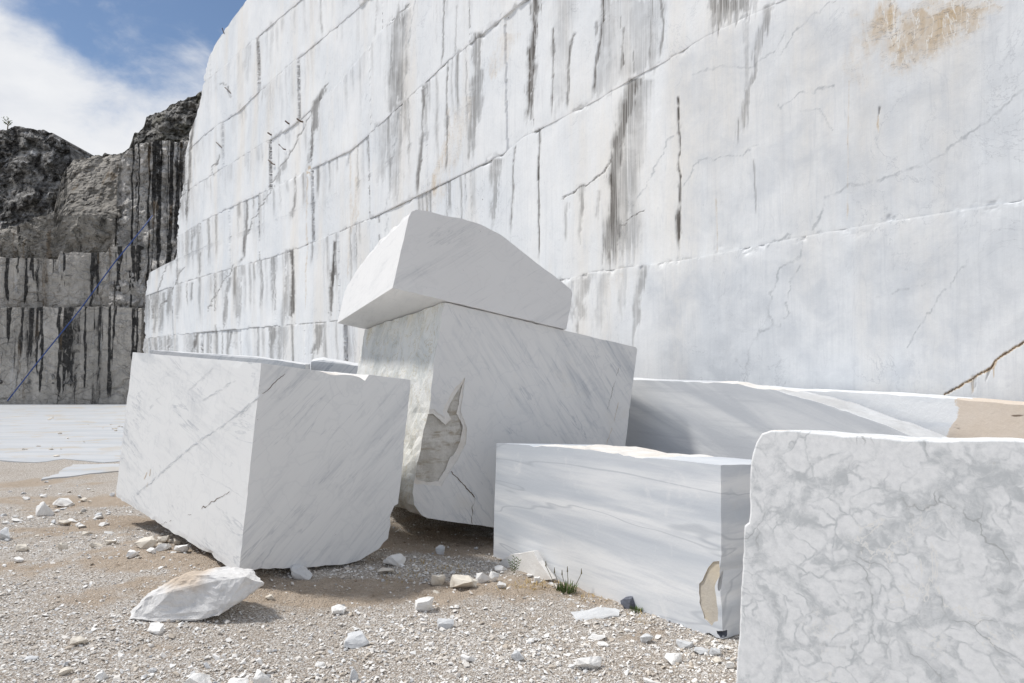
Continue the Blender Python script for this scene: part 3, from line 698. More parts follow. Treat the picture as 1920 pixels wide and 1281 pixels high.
par(relief('bench_face', -900, 218, [(-900, 492), (218, 490)], [(-900, 500), (-120, 455), (0, 430), (50, 412), (95, 396), (104, 352), (112, 318), (130, 297), (170, 290), (218, 286)], lambda x, y: 33.0 + .012 * np.maximum(0, 400 - y) * 2, .55, .6, M_upper, None, 420, 200, 37, 5, 40, 7))
par(relief('rock_buttress', 202, 350, [(202, 778), (350, 778)], [(202, 470), (211, 440), (214, 318), (222, 288), (246, 268), (290, 262), (330, 262), (350, 258)], lambda x, y: 31.9 + .006 * np.maximum(0, 600 - y) + .7 * np.exp(-((x - 232) / 14.) ** 2) * (y < 600) * 0, .7, .5, M_butt, None, 130, 300, 51, 5, 20, 5))
kn = relief('rock_knoll', -900, 131, [(-900, 720), (131, 720)], [(-900, 330), (-300, 265), (-80, 240), (0, 237), (22, 231), (50, 237), (70, 239), (95, 251), (110, 258), (122, 273), (126, 290), (131, 305)], lambda x, y: 35.0 + .012 * (430 - y), 1.3, .38, M_crag, None, 420, 260, 63, 6, 0, 6)
tag(recentre(kn), 'dark lichen-spotted rock knoll standing above the streaked cliff on the left', 'rock knoll')
rd = relief('mountain_ridge', 100, 520, [(100, 700), (520, 700)], [(100, 300), (128, 292), (170, 290), (215, 283), (235, 268), (243, 250), (262, 232), (266, 217), (290, 203), (320, 191), (350, 176), (370, 166), (384, 158), (420, 146), (520, 130)], lambda x, y: 42 + .02 * (330 - y), 1.7, .3, M_ridge, None, 300, 260, 77, 12, 0, 7)
tag(rd, kind='structure')
M_blue = simple('blue_hose', (.035, .07, .22), .5)
cb = tube('water_hose', [at(14, 752, 31.2), at(70, 680, 31.15), at(150, 581, 31.2), at(215, 492, 31.0), at(270, 425, 30.8), at(286, 404, 31.1)], .026, M_blue); recentre(cb)
tag(cb, 'thin blue hose running diagonally up the dark streaked cliff', 'hose')

# ------------------------------------------------------------------ the big blocks
def vray(px, py): return ray(px, py).normalized()
# left block
uL = vray(-362, 607); vL = vray(2417, 900); uL = (uL - vL * uL.dot(vL)).normalized()
A_ = at(447, 1078, 5.1)
M_L = streaky('veined_marble_left', (vL + uL * .2 - Vector((0, 0, .9))), (.77, .775, .775), (.47, .49, .52), .95, 1)
right_L = (A_, uL)
ol = [hit(right_L, *p) for p in ((447, 1078), (470, 1074), (488, 1070), (515, 1071), (560, 1066), (610, 1062), (650, 1058), (690, 1046), (712, 1030), (728, 1010), (735, 985), (734, 968), (741, 950), (747, 945), (771, 712), (708, 705), (692, 702), (684, 713), (674, 706), (560, 690), (490, 681))]
Bp = hit(right_L, 490, 681); Cp = hit((A_, vL), 256, 661)
lenL = (Cp - Bp).dot(uL)
L = prism('marble_block', ol, uL * lenL, 40, [M_L, M_rough, M_stone_dusty], {7: 2, 8: 2, 9: 2, 10: 1, 11: 1, 12: 1, 15: 1, 16: 1, 17: 1, 18: 1}, {0: .012, 1: .02, 2: .014, 3: .01, 7: .03, 8: .03, 9: .03, 10: .03, 11: .03, 15: .012, 16: .015, 17: .015}, .009)
lp = (A_, (Bp - A_).cross(uL).normalized())
boolean(L, [cutter(5, hit(lp, 405, 1058), (.10, .16, .07), (0, 0, R(40)), M_rough), cutter(6, hit(lp, 392, 1048), (.1, .2, .05), (0, 0, R(40)), M_rough), cutter(8, hit(lp, 352, 1026), (.1, .1, .09), (0, 0, R(40)), M_rough),
            cutter(9, hit(lp, 262, 966), (.1, .08, .05), (0, 0, R(40)), M_rough), cutter(10, hit(right_L, 722, 1035), (.22, .34, .26), (R(20), R(-20), R(46)), M_stone_dusty)])
M_crack = simple('dirt_filled_crack', (.11, .075, .05), .9, .5, 30)
def crack(o, plane, pix, w, mat, seed=0, gaps=.45):
    lift = .0014 if 'pale' in mat.name else .0022
    '''an open dirt-filled crack, joined to the block's own mesh'''
    n = plane[1] if plane[1].dot(CAM - plane[0]) > 0 else -plane[1]
    if mat.name not in [q.name for q in o.data.materials if q]: o.data.materials.append(mat)
    mi = [q.name if q else '' for q in o.data.materials].index(mat.name)
    bm = bmesh.new(); bm.from_mesh(o.data); pts = [hit(plane, *p) for p in pix]; last = None; k = 0
    for a, b in zip(pts[:-1], pts[1:]):
        m_ = max(2, int((b - a).length / .012)); t = (b - a).normalized(); sd_ = n.cross(t)
        for j in range(m_):
            q = a.lerp(b, j / m_); x = Vector((seed * 3.3, k * .13, 0)); k += 1
            c = q + sd_ * mnoise.fractal(x * 1.7, 1, 2, 4) * .012; ww = max(0, mnoise.noise(x * 1.1 + Vector((0, 0, 5))) + gaps) * w
            if ww < .0004: last = None; continue
            e = (bm.verts.new(c + sd_ * ww + n * lift), bm.verts.new(c - sd_ * ww + n * lift))
            if last: 
                f = bm.faces.new((last[0], last[1], e[1], e[0])); f.material_index = mi
            last = e
    bm.to_mesh(o.data); bm.free()
crack(L, lp, [(352, 968), (385, 950), (410, 934), (440, 917)], .006, M_crack, 1, .3); crack(L, lp, [(300, 985), (322, 975)], .003, M_crack, 2, .3)
crack(L, right_L, [(492, 738), (520, 715), (546, 690)], .0028, M_crack, 4, .5)
M_vein = simple('grey_marble_vein', (.50, .525, .555), .6, .1, 40); M_vein2 = simple('pale_marble_vein', (.625, .645, .665), .6, .1, 40)
for q, w_, sd2 in (([(487, 741), (450, 772), (420, 797), (385, 818), (340, 852), (300, 888), (255, 928)], .011, 11), ([(300, 742), (280, 766), (258, 796)], .008, 12), ([(440, 712), (405, 735), (378, 752)], .007, 13), ([(400, 690), (372, 716), (350, 735)], .005, 14), ([(470, 760), (440, 790), (415, 815)], .005, 15), ([(330, 690), (300, 712)], .004, 16)):
    crack(L, lp, q, w_ * .8, M_vein2, sd2, .35); crack(L, lp, [(x + 2, y + 1) for x, y in q], w_ * .3, M_vein, sd2 + 20, .35)
M_ochre = simple('ochre_smear', (.55, .42, .27), .8, .3, 30)
for q in ([(283, 880), (280, 895)], [(276, 886), (270, 900)], [(277, 905), (275, 916)]): crack(L, lp, q, .008, M_ochre, q[0][0], .5)
soften(L); recentre(L)
tag(L, 'large white marble block with sunlit left face and diagonal grey veins, nearest on the left', 'marble block', 'quarried marble blocks')
# centre block
Q = at(833, 566, 6.5); nM = Vector((.335, -.942, 0)).normalized(); fM = (Q, nM)
vM = vray(4750, 1506); vM = (vM - nM * vM.dot(nM)).normalized()
dx, dy = -.45, .89
rr = ray(683, 617); k_ = rr.x / rr.y; tM = (Q.x - k_ * Q.y) / (k_ * dy - dx)
BL = at(683, 617, Q.y + dy * tM); aM = BL - Q
M_M = streaky('veined_marble_centre', vM + Vector((0, 0, .85)) + nM * .1, (.77, .765, .755), (.48, .50, .53), 1.0, 4, (.72, .68, .62))
m = NB('weathered_natural_marble_face')
cl1 = m.noise(None, 2.2, 8, .65, .8); vv = m.vein(m.map(scale=(1, 1, .5)), 3.0, .03, 6, .65, 1.2)
c = m.mix(m.ss(cl1, .4, .66), (.78, .78, .76), (.60, .615, .60)); c = m.mix(m.math('MULTIPLY', vv, .6), c, (.80, .79, .74))
c = m.mix(m.ss(m.noise(m.map(scale=(1.4, 1.4, .6), loc=(2, 5, 1)), 1.8, 7, .66, .6), .56, .74, 0, .5), c, (.62, .54, .36))
c = m.mix(m.math('MULTIPLY', m.vein(None, 2.3, .012, 6, .7, 1.4), .6), c, (.42, .33, .16))
M_nat = m.done(c, .7, m.noise(None, 11, 8, .66, .4), .6, .02)
om = [hit(fM, *p) for p in ((833, 566), (826, 600), (816, 660), (808, 720), (803, 775), (796, 805), (787, 845), (778, 890), (771, 925), (774, 948), (790, 970), (850, 979), (925, 989), (1060, 1008), (1165, 1024), (1172, 840), (1184, 740), (1195, 655), (1192, 651), (1188, 650))]
Mb = prism('marble_block', om, aM, 36, [M_M, M_nat, M_rough], {**{i: 1 for i in range(9)}, 9: 1, 10: 2}, {**{i: .012 for i in range(9)}, 4: .02, 5: .025, 6: .02, 8: .02, 9: .03}, .006)
def slab_cut(plane, pix, depth, seed, mats, jit=.012):
    pts = [hit(plane, *p) for p in pix]; n = plane[1]; c0 = sum(pts, Vector()) / len(pts)
    bm = bmesh.new(); out = []; inn = []
    for i, a in enumerate(pts):
        b = pts[(i + 1) % len(pts)]; k = max(1, int((b - a).length / .025))
        for j in range(k):
            p = a.lerp(b, j / k); t = (b - a).normalized().cross(n)
            p = p + t * mnoise.fractal(p * 16, 1, 2, 4) * jit
            out.append(bm.verts.new(p + n * .05)); inn.append(bm.verts.new(p - n * depth * (.75 + .5 * mnoise.noise(p * 7))))
    m_ = len(out)
    for i in range(m_): bm.faces.new((out[i], out[(i + 1) % m_], inn[(i + 1) % m_], inn[i]))
    bm.faces.new(out[::-1]); fi = bm.faces.new(inn)
    bmesh.ops.triangulate(bm, faces=bm.faces); bmesh.ops.recalc_face_normals(bm, faces=bm.faces)
    if bm.calc_volume(signed=True) < 0: bmesh.ops.reverse_faces(bm, faces=bm.faces)
    me = bpy.data.meshes.new('cut'); bm.to_mesh(me); bm.free()
    return link('cut', me, mats)
scar = [(869, 717), (863, 745), (857, 775), (868, 800), (864, 828), (850, 856), (845, 858), (836, 880), (822, 903), (800, 904), (782, 900), (772, 860), (780, 820), (788, 776), (812, 776), (836, 797), (846, 786), (838, 772), (850, 745)]
rim = [(872, 708), (868, 745), (864, 772), (876, 802), (873, 832), (858, 862), (842, 886), (828, 912), (800, 910), (770, 906), (766, 850), (776, 800), (786, 768), (814, 768), (834, 784), (830, 770), (846, 738)]
boolean(Mb, [slab_cut(fM, rim, .012, 3, [M_rough], .008)])
boolean(Mb, [slab_cut(fM, scar, .035, 2, [M_brown], .008)])
crack(Mb, fM, [(846, 884), (870, 910), (892, 934)], .005, M_crack, 5, .6); crack(Mb, fM, [(892, 934), (886, 950), (884, 968), (886, 985)], .0045, M_crack, 6, .5)
crack(Mb, fM, [(1160, 690), (1150, 725), (1138, 770)], .002, M_crack, 7, .4); crack(Mb, fM, [(1160, 755), (1150, 795), (1136, 835)], .003, M_ochre, 8, .4)
soften(Mb, .004); recentre(Mb)
tag(Mb, 'tilted grey-white marble block with a brown-stained broken notch, propped in the middle', 'marble block', 'quarried marble blocks')
# top block lying on it
nT = aM.cross(vM).normalized(); nT = nT if nT.z > 0 else -nT
bot = (Q + nT * .006, nT); fT = (Q + nM * .03, nM)
T0 = hit(fT, 735, 545); T0 = T0 - nT * ((T0 - bot[0]).dot(nT)); T1 = hit(bot, 632, 606); bT = T1 - T0
def smooth(pts, k=4):
    out = []
    for i in range(len(pts) - 1):
        a, b, c, d = (np.array(pts[max(0, min(len(pts) - 1, q))], float) for q in (i - 1, i, i + 1, i + 2))
        for t in np.linspace(0, 1, k, endpoint=False):
            out.append(tuple(.5 * (2 * b + (c - a) * t + (2 * a - 5 * b + 4 * c - d) * t * t + (3 * b - a - 3 * c + d) * t ** 3)))
    return out + [tuple(pts[-1])]
oT = [hit(fT, *p) for p in smooth([(768, 397), (776, 392), (790, 393), (830, 402), (862, 409), (893, 417), (925, 433), (950, 448), (980, 471), (1010, 495), (1040, 517), (1062, 535), (1073, 548), (1070, 575), (1063, 611)])]
eT = hit(fT, 1063, 612); oT[-1] = eT - nT * ((eT - bot[0]).dot(nT)); oT.append(T0)
def foot(p): return p - nT * ((p - bot[0]).dot(nT))
def prof(s, p):
    s = s if s < 1 else 1
    return float(np.interp(s, [0, .15, .3, .45, .6, .75, .88, 1], [1, 1, .99, .975, .94, .87, .77, .62]))
M_T = streaky('fine_grained_marble', vM * .6 - Vector((0, 0, .8)) + nM * .1, (.76, .755, .75), (.53, .54, .55), .8, 8)
T = prism('marble_block', oT, bT, 36, [M_T, M_rough], {i: 1 for i in range(50)}, {**{i: .007 for i in range(4, 50)}, **{i: .02 for i in range(4)}}, .008, prof, foot)
soften(T, .004); recentre(T)
tag(T, 'white marble offcut with a curved broken top lying across the tilted middle block', 'marble block', 'quarried marble blocks')
# low block in front
p0 = at(925, 1040, 6.17); p1 = at(1355, 1197, 4.28); eF = (p1 - p0); eF.z = 0; eF.normalize(); nF = Vector((eF.y, -eF.x, 0)); nF = nF if nF.y < 0 else -nF
fF = (p0, nF)
oF = [hit(fF, *p) for p in ((931, 831), (1000, 834), (1060, 836), (1105, 843), (1140, 847), (1180, 853), (1204, 857), (1280, 864), (1352, 872), (1352, 960), (1353, 1040), (1350, 1072), (1352, 1120), (1356, 1199), (1330, 1192), (1302, 1188), (1280, 1178), (1235, 1168), (1205, 1152), (1180, 1140), (1100, 1112), (925, 1043), (927, 950))]
mF = NB('banded_blue_grey_marble')
ax = mF.map(rot=(0, 0, -math.atan2(eF.y, eF.x)))
wv = mF.noise(mF.map(ax, rot=(0, R(-13), 0), scale=(.5, .8, 4.2)), 1, 6, .56, .5)
wf = mF.noise(mF.map(ax, rot=(0, R(-10), 0), scale=(1.2, 2, 21)), 1, 5, .62, .4)
c = mF.mix(mF.ss(wv, .36, .66), (.80, .81, .82), (.55, .585, .63)); c = mF.mix(mF.ss(wf, .46, .76, 0, .55), c, (.50, .53, .58))
c = mF.mix(mF.math('MULTIPLY', mF.vein(mF.map(ax, rot=(0, R(-13), 0), scale=(.4, 1, 2.6)), 1, .012, 3, .5, .5), .5), c, (.40, .43, .47))
c = mF.mix(mF.ss(mF.noise(None, 3.5, 7, .68, .4), .58, .72, 0, .45), c, (.84, .84, .84))
M_F = mF.done(c, .5, mF.noise(None, 50, 5), .2, .006)
M_tan = broken('tan_chip_scar', (.60, .53, .42), (.47, .44, .40), .7, 8, .4)
Fb = prism('marble_block', oF, -nF * .75 + Vector((0, 0, -.05)), 20, [M_F, M_rough], {1: 1, 2: 1, 3: 1, 4: 1, 5: 1}, {1: .012, 2: .02, 3: .02, 4: .02, 5: .015, 11: .01, 12: .01, 14: .02, 15: .02, 16: .02}, .006)
boolean(Fb, [slab_cut(fF, [(1338, 1055), (1348, 1052), (1349, 1075), (1340, 1100), (1345, 1140), (1346, 1165), (1335, 1172), (1318, 1160), (1311, 1130), (1311, 1095), (1320, 1078)], .009, 7, [M_tan], .016),
             cutter(31, hit(fF, 1352, 1085), (.09, .09, .17), (0, 0, R(30)), M_stone_grey), cutter(32, hit(fF, 1354, 1190), (.1, .1, .06), (0, 0, R(30)), M_stone_dark)])
soften(Fb, .004); recentre(Fb)
tag(Fb, 'low blue-grey banded marble block with a tan chip scar near its right end', 'marble block', 'quarried marble blocks')
# right foreground block
q0 = at(1445, 806, 2.95); q1 = at(1920, 826, 2.5); eR = q1 - q0; eR.z = 0; eR.normalize(); nR = Vector((eR.y, -eR.x, 0)); nR = nR if nR.y < 0 else -nR
fR = (q0, nR)
oR = [hit(fR, *p) for p in ((1384, 1200), (1390, 1050), (1394, 986), (1402, 979), (1404, 930), (1406, 880), (1409, 850), (1416, 828), (1427, 812), (1445, 806), (1480, 806), (1560, 812), (1640, 817), (1700, 823), (1800, 824), (1920, 825), (2060, 835), (2330, 845), (2330, 1560), (1368, 1440))]
mR = NB('breccia_marble')
dv = mR.vadd(mR.vadd(mR.obj(), mR.noisec(None, 2.6, 4), .42), mR.noisec(None, 14, 4), .075)
e1 = mR.voro(dv, 5.2, 'DISTANCE_TO_EDGE'); e2 = mR.voro(dv, 13, 'DISTANCE_TO_EDGE')
big = mR.noise(None, 2.1, 6, .6, .5); fine = mR.noise(mR.vadd(mR.obj(), mR.noisec(None, 7, 3), .2), 17, 8, .7, .3); mid = mR.noise(dv, 7, 8, .68, .3)
grain = mR.noise(None, 38, 6, .72); e0 = mR.voro(dv, 4.6, 'DISTANCE_TO_EDGE'); e1 = mR.voro(dv, 10.5, 'DISTANCE_TO_EDGE'); mid2 = mR.noise(dv, 13, 8, .7, .2)
c = mR.mix(mR.ss(grain, .35, .7), (.93, .935, .935), (.81, .82, .825))
mask = mR.math('ADD', mR.math('ADD', e0, mR.math('MULTIPLY', mR.math('SUBTRACT', mR.math('ADD', mR.math('MULTIPLY', mid, .5), mR.math('MULTIPLY', mid2, .5)), .5), 1.15)), mR.math('MULTIPLY', mR.math('SUBTRACT', big, .5), .75))
grey = mR.ss(mask, .17, -.02)
c = mR.mix(mR.math('MULTIPLY', grey, mR.ss(fine, .36, .60, .35, 1)), c, (.60, .62, .63))
web1 = mR.math('MULTIPLY', mR.ss(e1, 0, .09, 1, 0), mR.ss(mR.noise(None, 3.4, 6), .38, .56, .1, .95))
c = mR.mix(mR.math('MULTIPLY', web1, mR.ss(fine, .4, .6, .3, 1)), c, (.58, .60, .61))
line0 = mR.math('MULTIPLY', mR.ss(e0, 0, .022, 1, 0), mR.ss(mR.noise(mR.map(loc=(2, 9, 4)), 2.6, 4), .50, .60))
c = mR.mix(mR.math('MULTIPLY', line0, .8), c, (.42, .43, .43))
c = mR.mix(mR.math('MULTIPLY', mR.vein(mR.map(loc=(3, 3, 3)), 2.4, .012, 6, .66, .9), mR.ss(mR.noise(mR.map(loc=(8, 1, 3)), 2, 3), .54, .64)), c, (.88, .87, .84))
c = mR.mix(mR.ss(mR.noise(mR.map(loc=(1.5, 0, 3), scale=(1, 1, 1.6)), 2.4, 9, .7, .3), .655, .70, 0, .5), c, (.54, .53, .46))
M_R = mR.done(c, .5, mR.math('ADD', fine, mR.noise(None, 60, 4)), .12, .005)
Rb = prism('marble_block', oR, -nR * .8 + Vector((0, 0, -.058)), 16, [M_R, M_rough], {i: 1 for i in (7, 8, 9)}, {i: .0035 for i in range(17)}, .008, step=.03)
soften(Rb, .007); recentre(Rb)
tag(Rb, 'mottled white and grey brecciated marble block nearest the camera on the right', 'marble block', 'quarried marble blocks')
# blocks behind, along the wall
fB = (NW * 5.75, NW)
oB = [hit(fB, *p) for p in ((1140, 708), (1190, 712), (1260, 714), (1320, 716), (1365, 716), (1420, 727), (1455, 730), (1480, 737), (1530, 750), (1600, 775), (1660, 796), (1730, 823), (1900, 900), (1900, 1150), (1140, 1010))]
mB = NB('dark_banded_marble')
ax = mB.map(rot=(0, 0, -math.atan2(EW.y, EW.x)))
dl = mB.map(mB.map(ax, rot=(0, R(-22), 0)), scale=(.35, .8, 3.4), loc=(0, 0, .35))
w1 = mB.noise(dl, 1, 6, .58, .4); w2 = mB.noise(mB.map(ax, rot=(0, R(-22), 0), scale=(1.2, 2, 22)), 1, 5, .62, .3)
c = mB.mix(mB.ss(w1, .38, .60), (.74, .75, .76), (.56, .58, .61)); c = mB.mix(mB.ss(w2, .48, .76, 0, .5), c, (.48, .50, .53))
M_B = mB.done(c, .55, mB.noise(None, 40, 5), .2, .006)
Bb = prism('marble_block', oB, NW * .42, 12, [M_B, M_rough, M_stone_grey], {3: 1, 4: 1, 5: 1, 6: 2, 7: 2, 8: 2, 9: 2, 10: 2}, {3: .012, 4: .02, 5: .02, 6: .015, 7: .014, 8: .014, 9: .012, 10: .012}, .006)
soften(Bb, .004); recentre(Bb)
tag(Bb, 'blue-grey banded marble block with a sloping dark edge, half hidden behind the low block', 'marble block', 'quarried marble blocks')
fW = (NW * 6.27, NW)
oW = [hit(fW, *p) for p in ((1400, 724), (1475, 730), (1570, 733), (1640, 736), (1700, 741), (1775, 745), (1850, 752), (1920, 758), (2200, 785), (2200, 1250), (1400, 1050))]
m = NB('white_marble_with_tan_crust')
hw = m.n('ShaderNodeSeparateXYZ'); axw = m.map(rot=(0, 0, -math.atan2(EW.y, EW.x))); m.put(hw.inputs[0], axw)
uW = [((hit(fW, *p) ).dot(EW)) for p in ((1775, 760), (1620, 740))]
c = m.mix(m.ss(m.noise(m.map(axw, rot=(0, R(-24), 0), scale=(1, 1, 5)), 1, 6, .6, .4), .45, .7), (.78, .79, .80), (.64, .67, .71))
tanc = m.mix(m.noise(None, 7, 7, .7), (.60, .50, .40), (.72, .64, .56))
tanc = m.mix(m.ss(m.noise(m.map(axw, rot=(0, R(30), 0), scale=(3, 1, 16)), 1, 4), .66, .72), tanc, (.22, .17, .13))
WREC = (m, hw, c, tanc, axw)
crust = m.ss(m.math('ADD', hw.outputs[0], m.math('MULTIPLY', m.math('SUBTRACT', m.noise(None, 3.5, 7, .65), .5), .5)), 0, .02)
M_W = m.done(m.mix(crust, c, tanc), .7, m.noise(None, 22, 7, .65), .4, .01)
Wb = prism('marble_block', oW, NW * .4, 12, [M_W], {}, {i: .008 for i in range(8)}, .008)
soften(Wb, .004)
# put the block's own origin where the tan crust begins
o_ = hit(fW, 1790, 790); Wb.data.transform(Matrix.Translation(-o_)); Wb.location = o_
tag(Wb, 'long white marble block with a beige crust at its right end against the wall', 'marble block', 'quarried marble blocks')
M_K = streaky('veined_marble_back', Vector((.7, 0, -.7)), (.72, .73, .74), (.42, .45, .49), 1.0, 12)
def box(name, pts, ext, mats, **k): o = prism(name, pts, ext, 8, mats, chip=.008, **k); soften(o, .004); return recentre(o)
kf = [at(280, 656, 8.7), at(405, 664, 8.65), at(470, 668, 8.62), at(573, 683, 8.55)]
kf += [kf[-1] - Vector((0, 0, 2)), kf[0] - Vector((0, 0, 2.2))]
K = box('marble_block', kf, Vector((-.25, 1.1, .012)), [M_K], seg_rough={0: .006, 1: .006, 2: .006})
tag(K, 'marble block hidden behind the left one with only its thin top edge showing', 'marble block', 'quarried marble blocks')
sf = [at(583, 678, 9.6), at(605, 674, 9.6), at(690, 689, 9.5)]; sf += [sf[-1] - Vector((0, 0, 1.9)), sf[0] - Vector((0, 0, 1.9))]
S_ = box('marble_block', sf, Vector((-.3, 1.2, .05)), [M_K])
tag(S_, 'pale slanting marble slab seen in the gap between left and middle blocks', 'marble block', 'quarried marble blocks')

# ------------------------------------------------------------------ loose stones
def stone(px, py, w, h, label, mat=M_stone, seed=None, flat=.8, n=16, tilt=11, cat='stone', sink=.18, group='loose marble stones', deep=.75, cuts=2, name='stone'):
    p = gpoint(px, py); d = p.y; W = w / F * d; H = h / F * d * 1.0
    seed = seed if seed is not None else int(px * 7 + py)
    r = random.Random(seed)
    me = hull_rock(seed, (W, W * deep, H), n, .05, cuts, flat, mat, name)
    o = link(name, me); o.rotation_euler = (R(r.uniform(-tilt, tilt)), R(r.uniform(-tilt, tilt)), R(r.uniform(-25, 25)))
    o.location = p + Vector((0, W * deep * .35, H * (.5 - sink)))
    tag(o, label, cat, group); return o
W_, D_, G_, K_ = M_stone, M_stone_dusty, M_stone_grey, M_stone_dark
STONES = [
 (291, 1190, 52, 18, 'small flat white slab lying just in front of the big foreground boulder', W_), (144, 1212, 34, 22, 'single rounded cream stone alone on the gravel at lower left', D_),
 (80, 968, 33, 36, 'upright white stone, tallest in the rubble at the far left', W_), (113, 951, 42, 20, 'white slab leaning among rubble right of the upright stone', W_),
 (155, 941, 15, 10, 'little blocky chip right of the leaning white slab', D_), (3, 1013, 38, 28, 'dark-shaded stone cut off by the left picture edge', G_),
 (40, 1035, 31, 18, 'rounded dusty stone near the left picture edge', D_), (32, 1055, 21, 14, 'small bright white chip below the rounded dusty stone', W_),
 (113, 1032, 19, 18, 'small cubic dusty stone alone left of the rubble row', D_), (176, 1028, 29, 14, 'long dusty stone at the left of the row beside the left block', D_),
 (204, 1022, 26, 11, 'narrow flat stone between the long dusty one and the cream chunk', D_), (267, 1029, 41, 28, 'biggest cream chunk in the pile under the left block', D_),
 (301, 1034, 36, 18, 'sharp flat white slab right of the cream chunk in the pile', W_), (303, 1018, 28, 15, 'stone at the back of the pile under the left block', D_),
 (336, 1036, 30, 19, 'whitish wedge at the right end of the pile under the left block', W_), (327, 1022, 18, 14, 'small stone touching the left block above the whitish wedge', D_),
 (242, 1045, 29, 15, 'flat white stone lowest and leftmost in the pile under the left block', W_), (282, 1038, 20, 11, 'small slab in front of the cream chunk', W_),
 (557, 1088, 50, 32, 'squarish stone resting against the foot of the left block', G_), (504, 1126, 19, 13, 'small cream pebble right of the big boulder', D_),
 (365, 1296, 60, 34, 'white stone cut off by the bottom picture edge, left of the spiky one', W_), (487, 1292, 42, 42, 'spiky white stone standing at the bottom picture edge', W_),
 (440, 1296, 50, 22, 'low white stone between two larger ones at the bottom picture edge', W_), (120, 1267, 26, 15, 'rounded dusty stone near the bottom left corner', D_),
 (188, 1277, 28, 19, 'white stone near the bottom left corner right of the dusty one', W_), (50, 1240, 30, 9, 'thin flat grey flake on the gravel at lower left', G_),
 (599, 1252, 21, 13, 'small pale flake alone near the bottom centre', W_), (632, 1153, 33, 19, 'small white block casting a thin shadow left of the white pointed stone', W_),
 (800, 1149, 47, 34, 'smooth white pointed stone alone in the middle gravel', W_), (834, 1179, 36, 24, 'angular stone just below the smooth white pointed one', G_),
 (667, 1216, 56, 32, 'flat grey-topped slab tilted on the gravel below centre', G_), (879, 1242, 35, 15, 'rectangular white chip flat on the gravel', W_),
 (972, 1240, 29, 23, 'grey lump with white side on the gravel at lower centre', G_), (1105, 1258, 55, 32, 'long white shard with a cream lump, left of the right block', W_),
 (661, 1278, 20, 26, 'pointed grey stone at the bottom edge near the centre', G_), (1119, 1202, 40, 11, 'thin flat slab on the gravel in front of the low block', W_),
 (1131, 1214, 23, 10, 'small white chip below the thin flat slab', W_), (1117, 1160, 112, 13, 'wide flat grey slab half buried by the low block', G_),
 (737, 1063, 44, 30, 'ragged white stone in two humps right of the left block', W_), (722, 1078, 33, 14, 'flat tan stone under the ragged white one', D_),
 (819, 1098, 33, 27, 'cream chunk left of the long cream stone in the middle', D_), (868, 1107, 60, 28, 'long cream stone lying in the middle before the dark gap', D_),
 (905, 1094, 30, 26, 'split white stone, left half, right of the long cream stone', W_), (924, 1092, 24, 25, 'split white stone, right half, beside the white triangular slab', W_), (940, 1105, 20, 18, 'small white chunk in front of the split stone', W_),
 (827, 1041, 22, 24, 'grey stone standing in the dark gap under the middle block', G_), (892, 1031, 10, 7, 'tiny stone in the dark gap right of the grey one', G_),
 (1183, 1144, 38, 28, 'dark slate-coloured rounded stone at the foot of the low block', K_), (1008, 1093, 15, 14, 'small chip in front of the white triangular slab', W_),
 (1270, 1249, 44, 23, 'flat white shard nearest the lower left of the mottled block', W_), (1286, 1215, 31, 14, 'grey flat stone below the tan chip scar', G_), (1316, 1227, 28, 15, 'grey stone right of the flat one near the mottled block', G_),
 (1342, 1231, 26, 17, 'pale stone between grey stone and mottled block', G_), (1346, 1245, 20, 12, 'small cream chip by the mottled block', D_), (1368, 1256, 21, 19, 'white chip touching the mottled block at the bottom', W_),
 (1328, 1212, 12, 14, 'little upright cream pebble under the low block', D_), (1213, 1206, 27, 19, 'grey-brown stone below the dark slate stone', G_), (1230, 1288, 44, 12, 'flat white slab at the bottom edge left of the mottled block', W_),
 (209, 931, 11, 9, 'tiny grey stone left of the left block', G_), (938, 1072, 30, 12, 'low white flake left of the triangular slab', W_),
]
for px, py, w, h, lab, mt in STONES:
    fl = 'slab' in lab or 'flake' in lab or 'flat' in lab
    stone(px, py, w, h, lab, mt, flat=.8 if fl else .62, n=13 if fl else 15, sink=.3 if 'buried' in lab else .2, cuts=3, deep=.5 if 'wide' in lab else .75)
# the big pale boulder in front
bp = gpoint(345, 1166); d = bp.y; k = d / F
bm = bmesh.new()
for x, y, z in ((232, .10, 1160), (240, .0, 1168), (262, -.02, 1170), (300, .0, 1172), (262, .05, 1128), (285, .16, 1112), (350, .0, 1168), (332, .10, 1092), (370, .26, 1091), (300, .24, 1110), (395, .05, 1100), (448, .08, 1096), (440, .28, 1098), (476, .14, 1112), (410, .0, 1160), (430, .12, 1152), (455, .16, 1132), (300, .34, 1150), (400, .36, 1150), (250, .2, 1140), (318, .02, 1118), (270, .06, 1150)):
    bm.verts.new(((x - 345) * k, y, (1170 - z) * k + .012))
ret = bmesh.ops.convex_hull(bm, input=bm.verts)
bmesh.ops.delete(bm, geom=[v for v in bm.verts if not v.link_faces], context='VERTS')
bmesh.ops.dissolve_limit(bm, angle_limit=R(6), verts=bm.verts, edges=bm.edges); bmesh.ops.triangulate(bm, faces=bm.faces)
for _ in range(2): bmesh.ops.subdivide_edges(bm, edges=bm.edges, cuts=2, use_grid_fill=True); bmesh.ops.triangulate(bm, faces=bm.faces)
bm.normal_update()
for v in bm.verts:
    q = v.co * 5 + Vector((3, 7, 1))
    v.co += v.normal * (mnoise.fractal(q, .85, 2.1, 6) * .022 - .03 * max(0, .25 - abs(mnoise.noise(v.co * Vector((3, 3, 6)) + Vector((1, 2, .4)))) * 1.6) + .006 * mnoise.noise(v.co * 38))
me = bpy.data.meshes.new('boulder'); bm.to_mesh(me); bm.free()
mm = NB('boulder_marble')
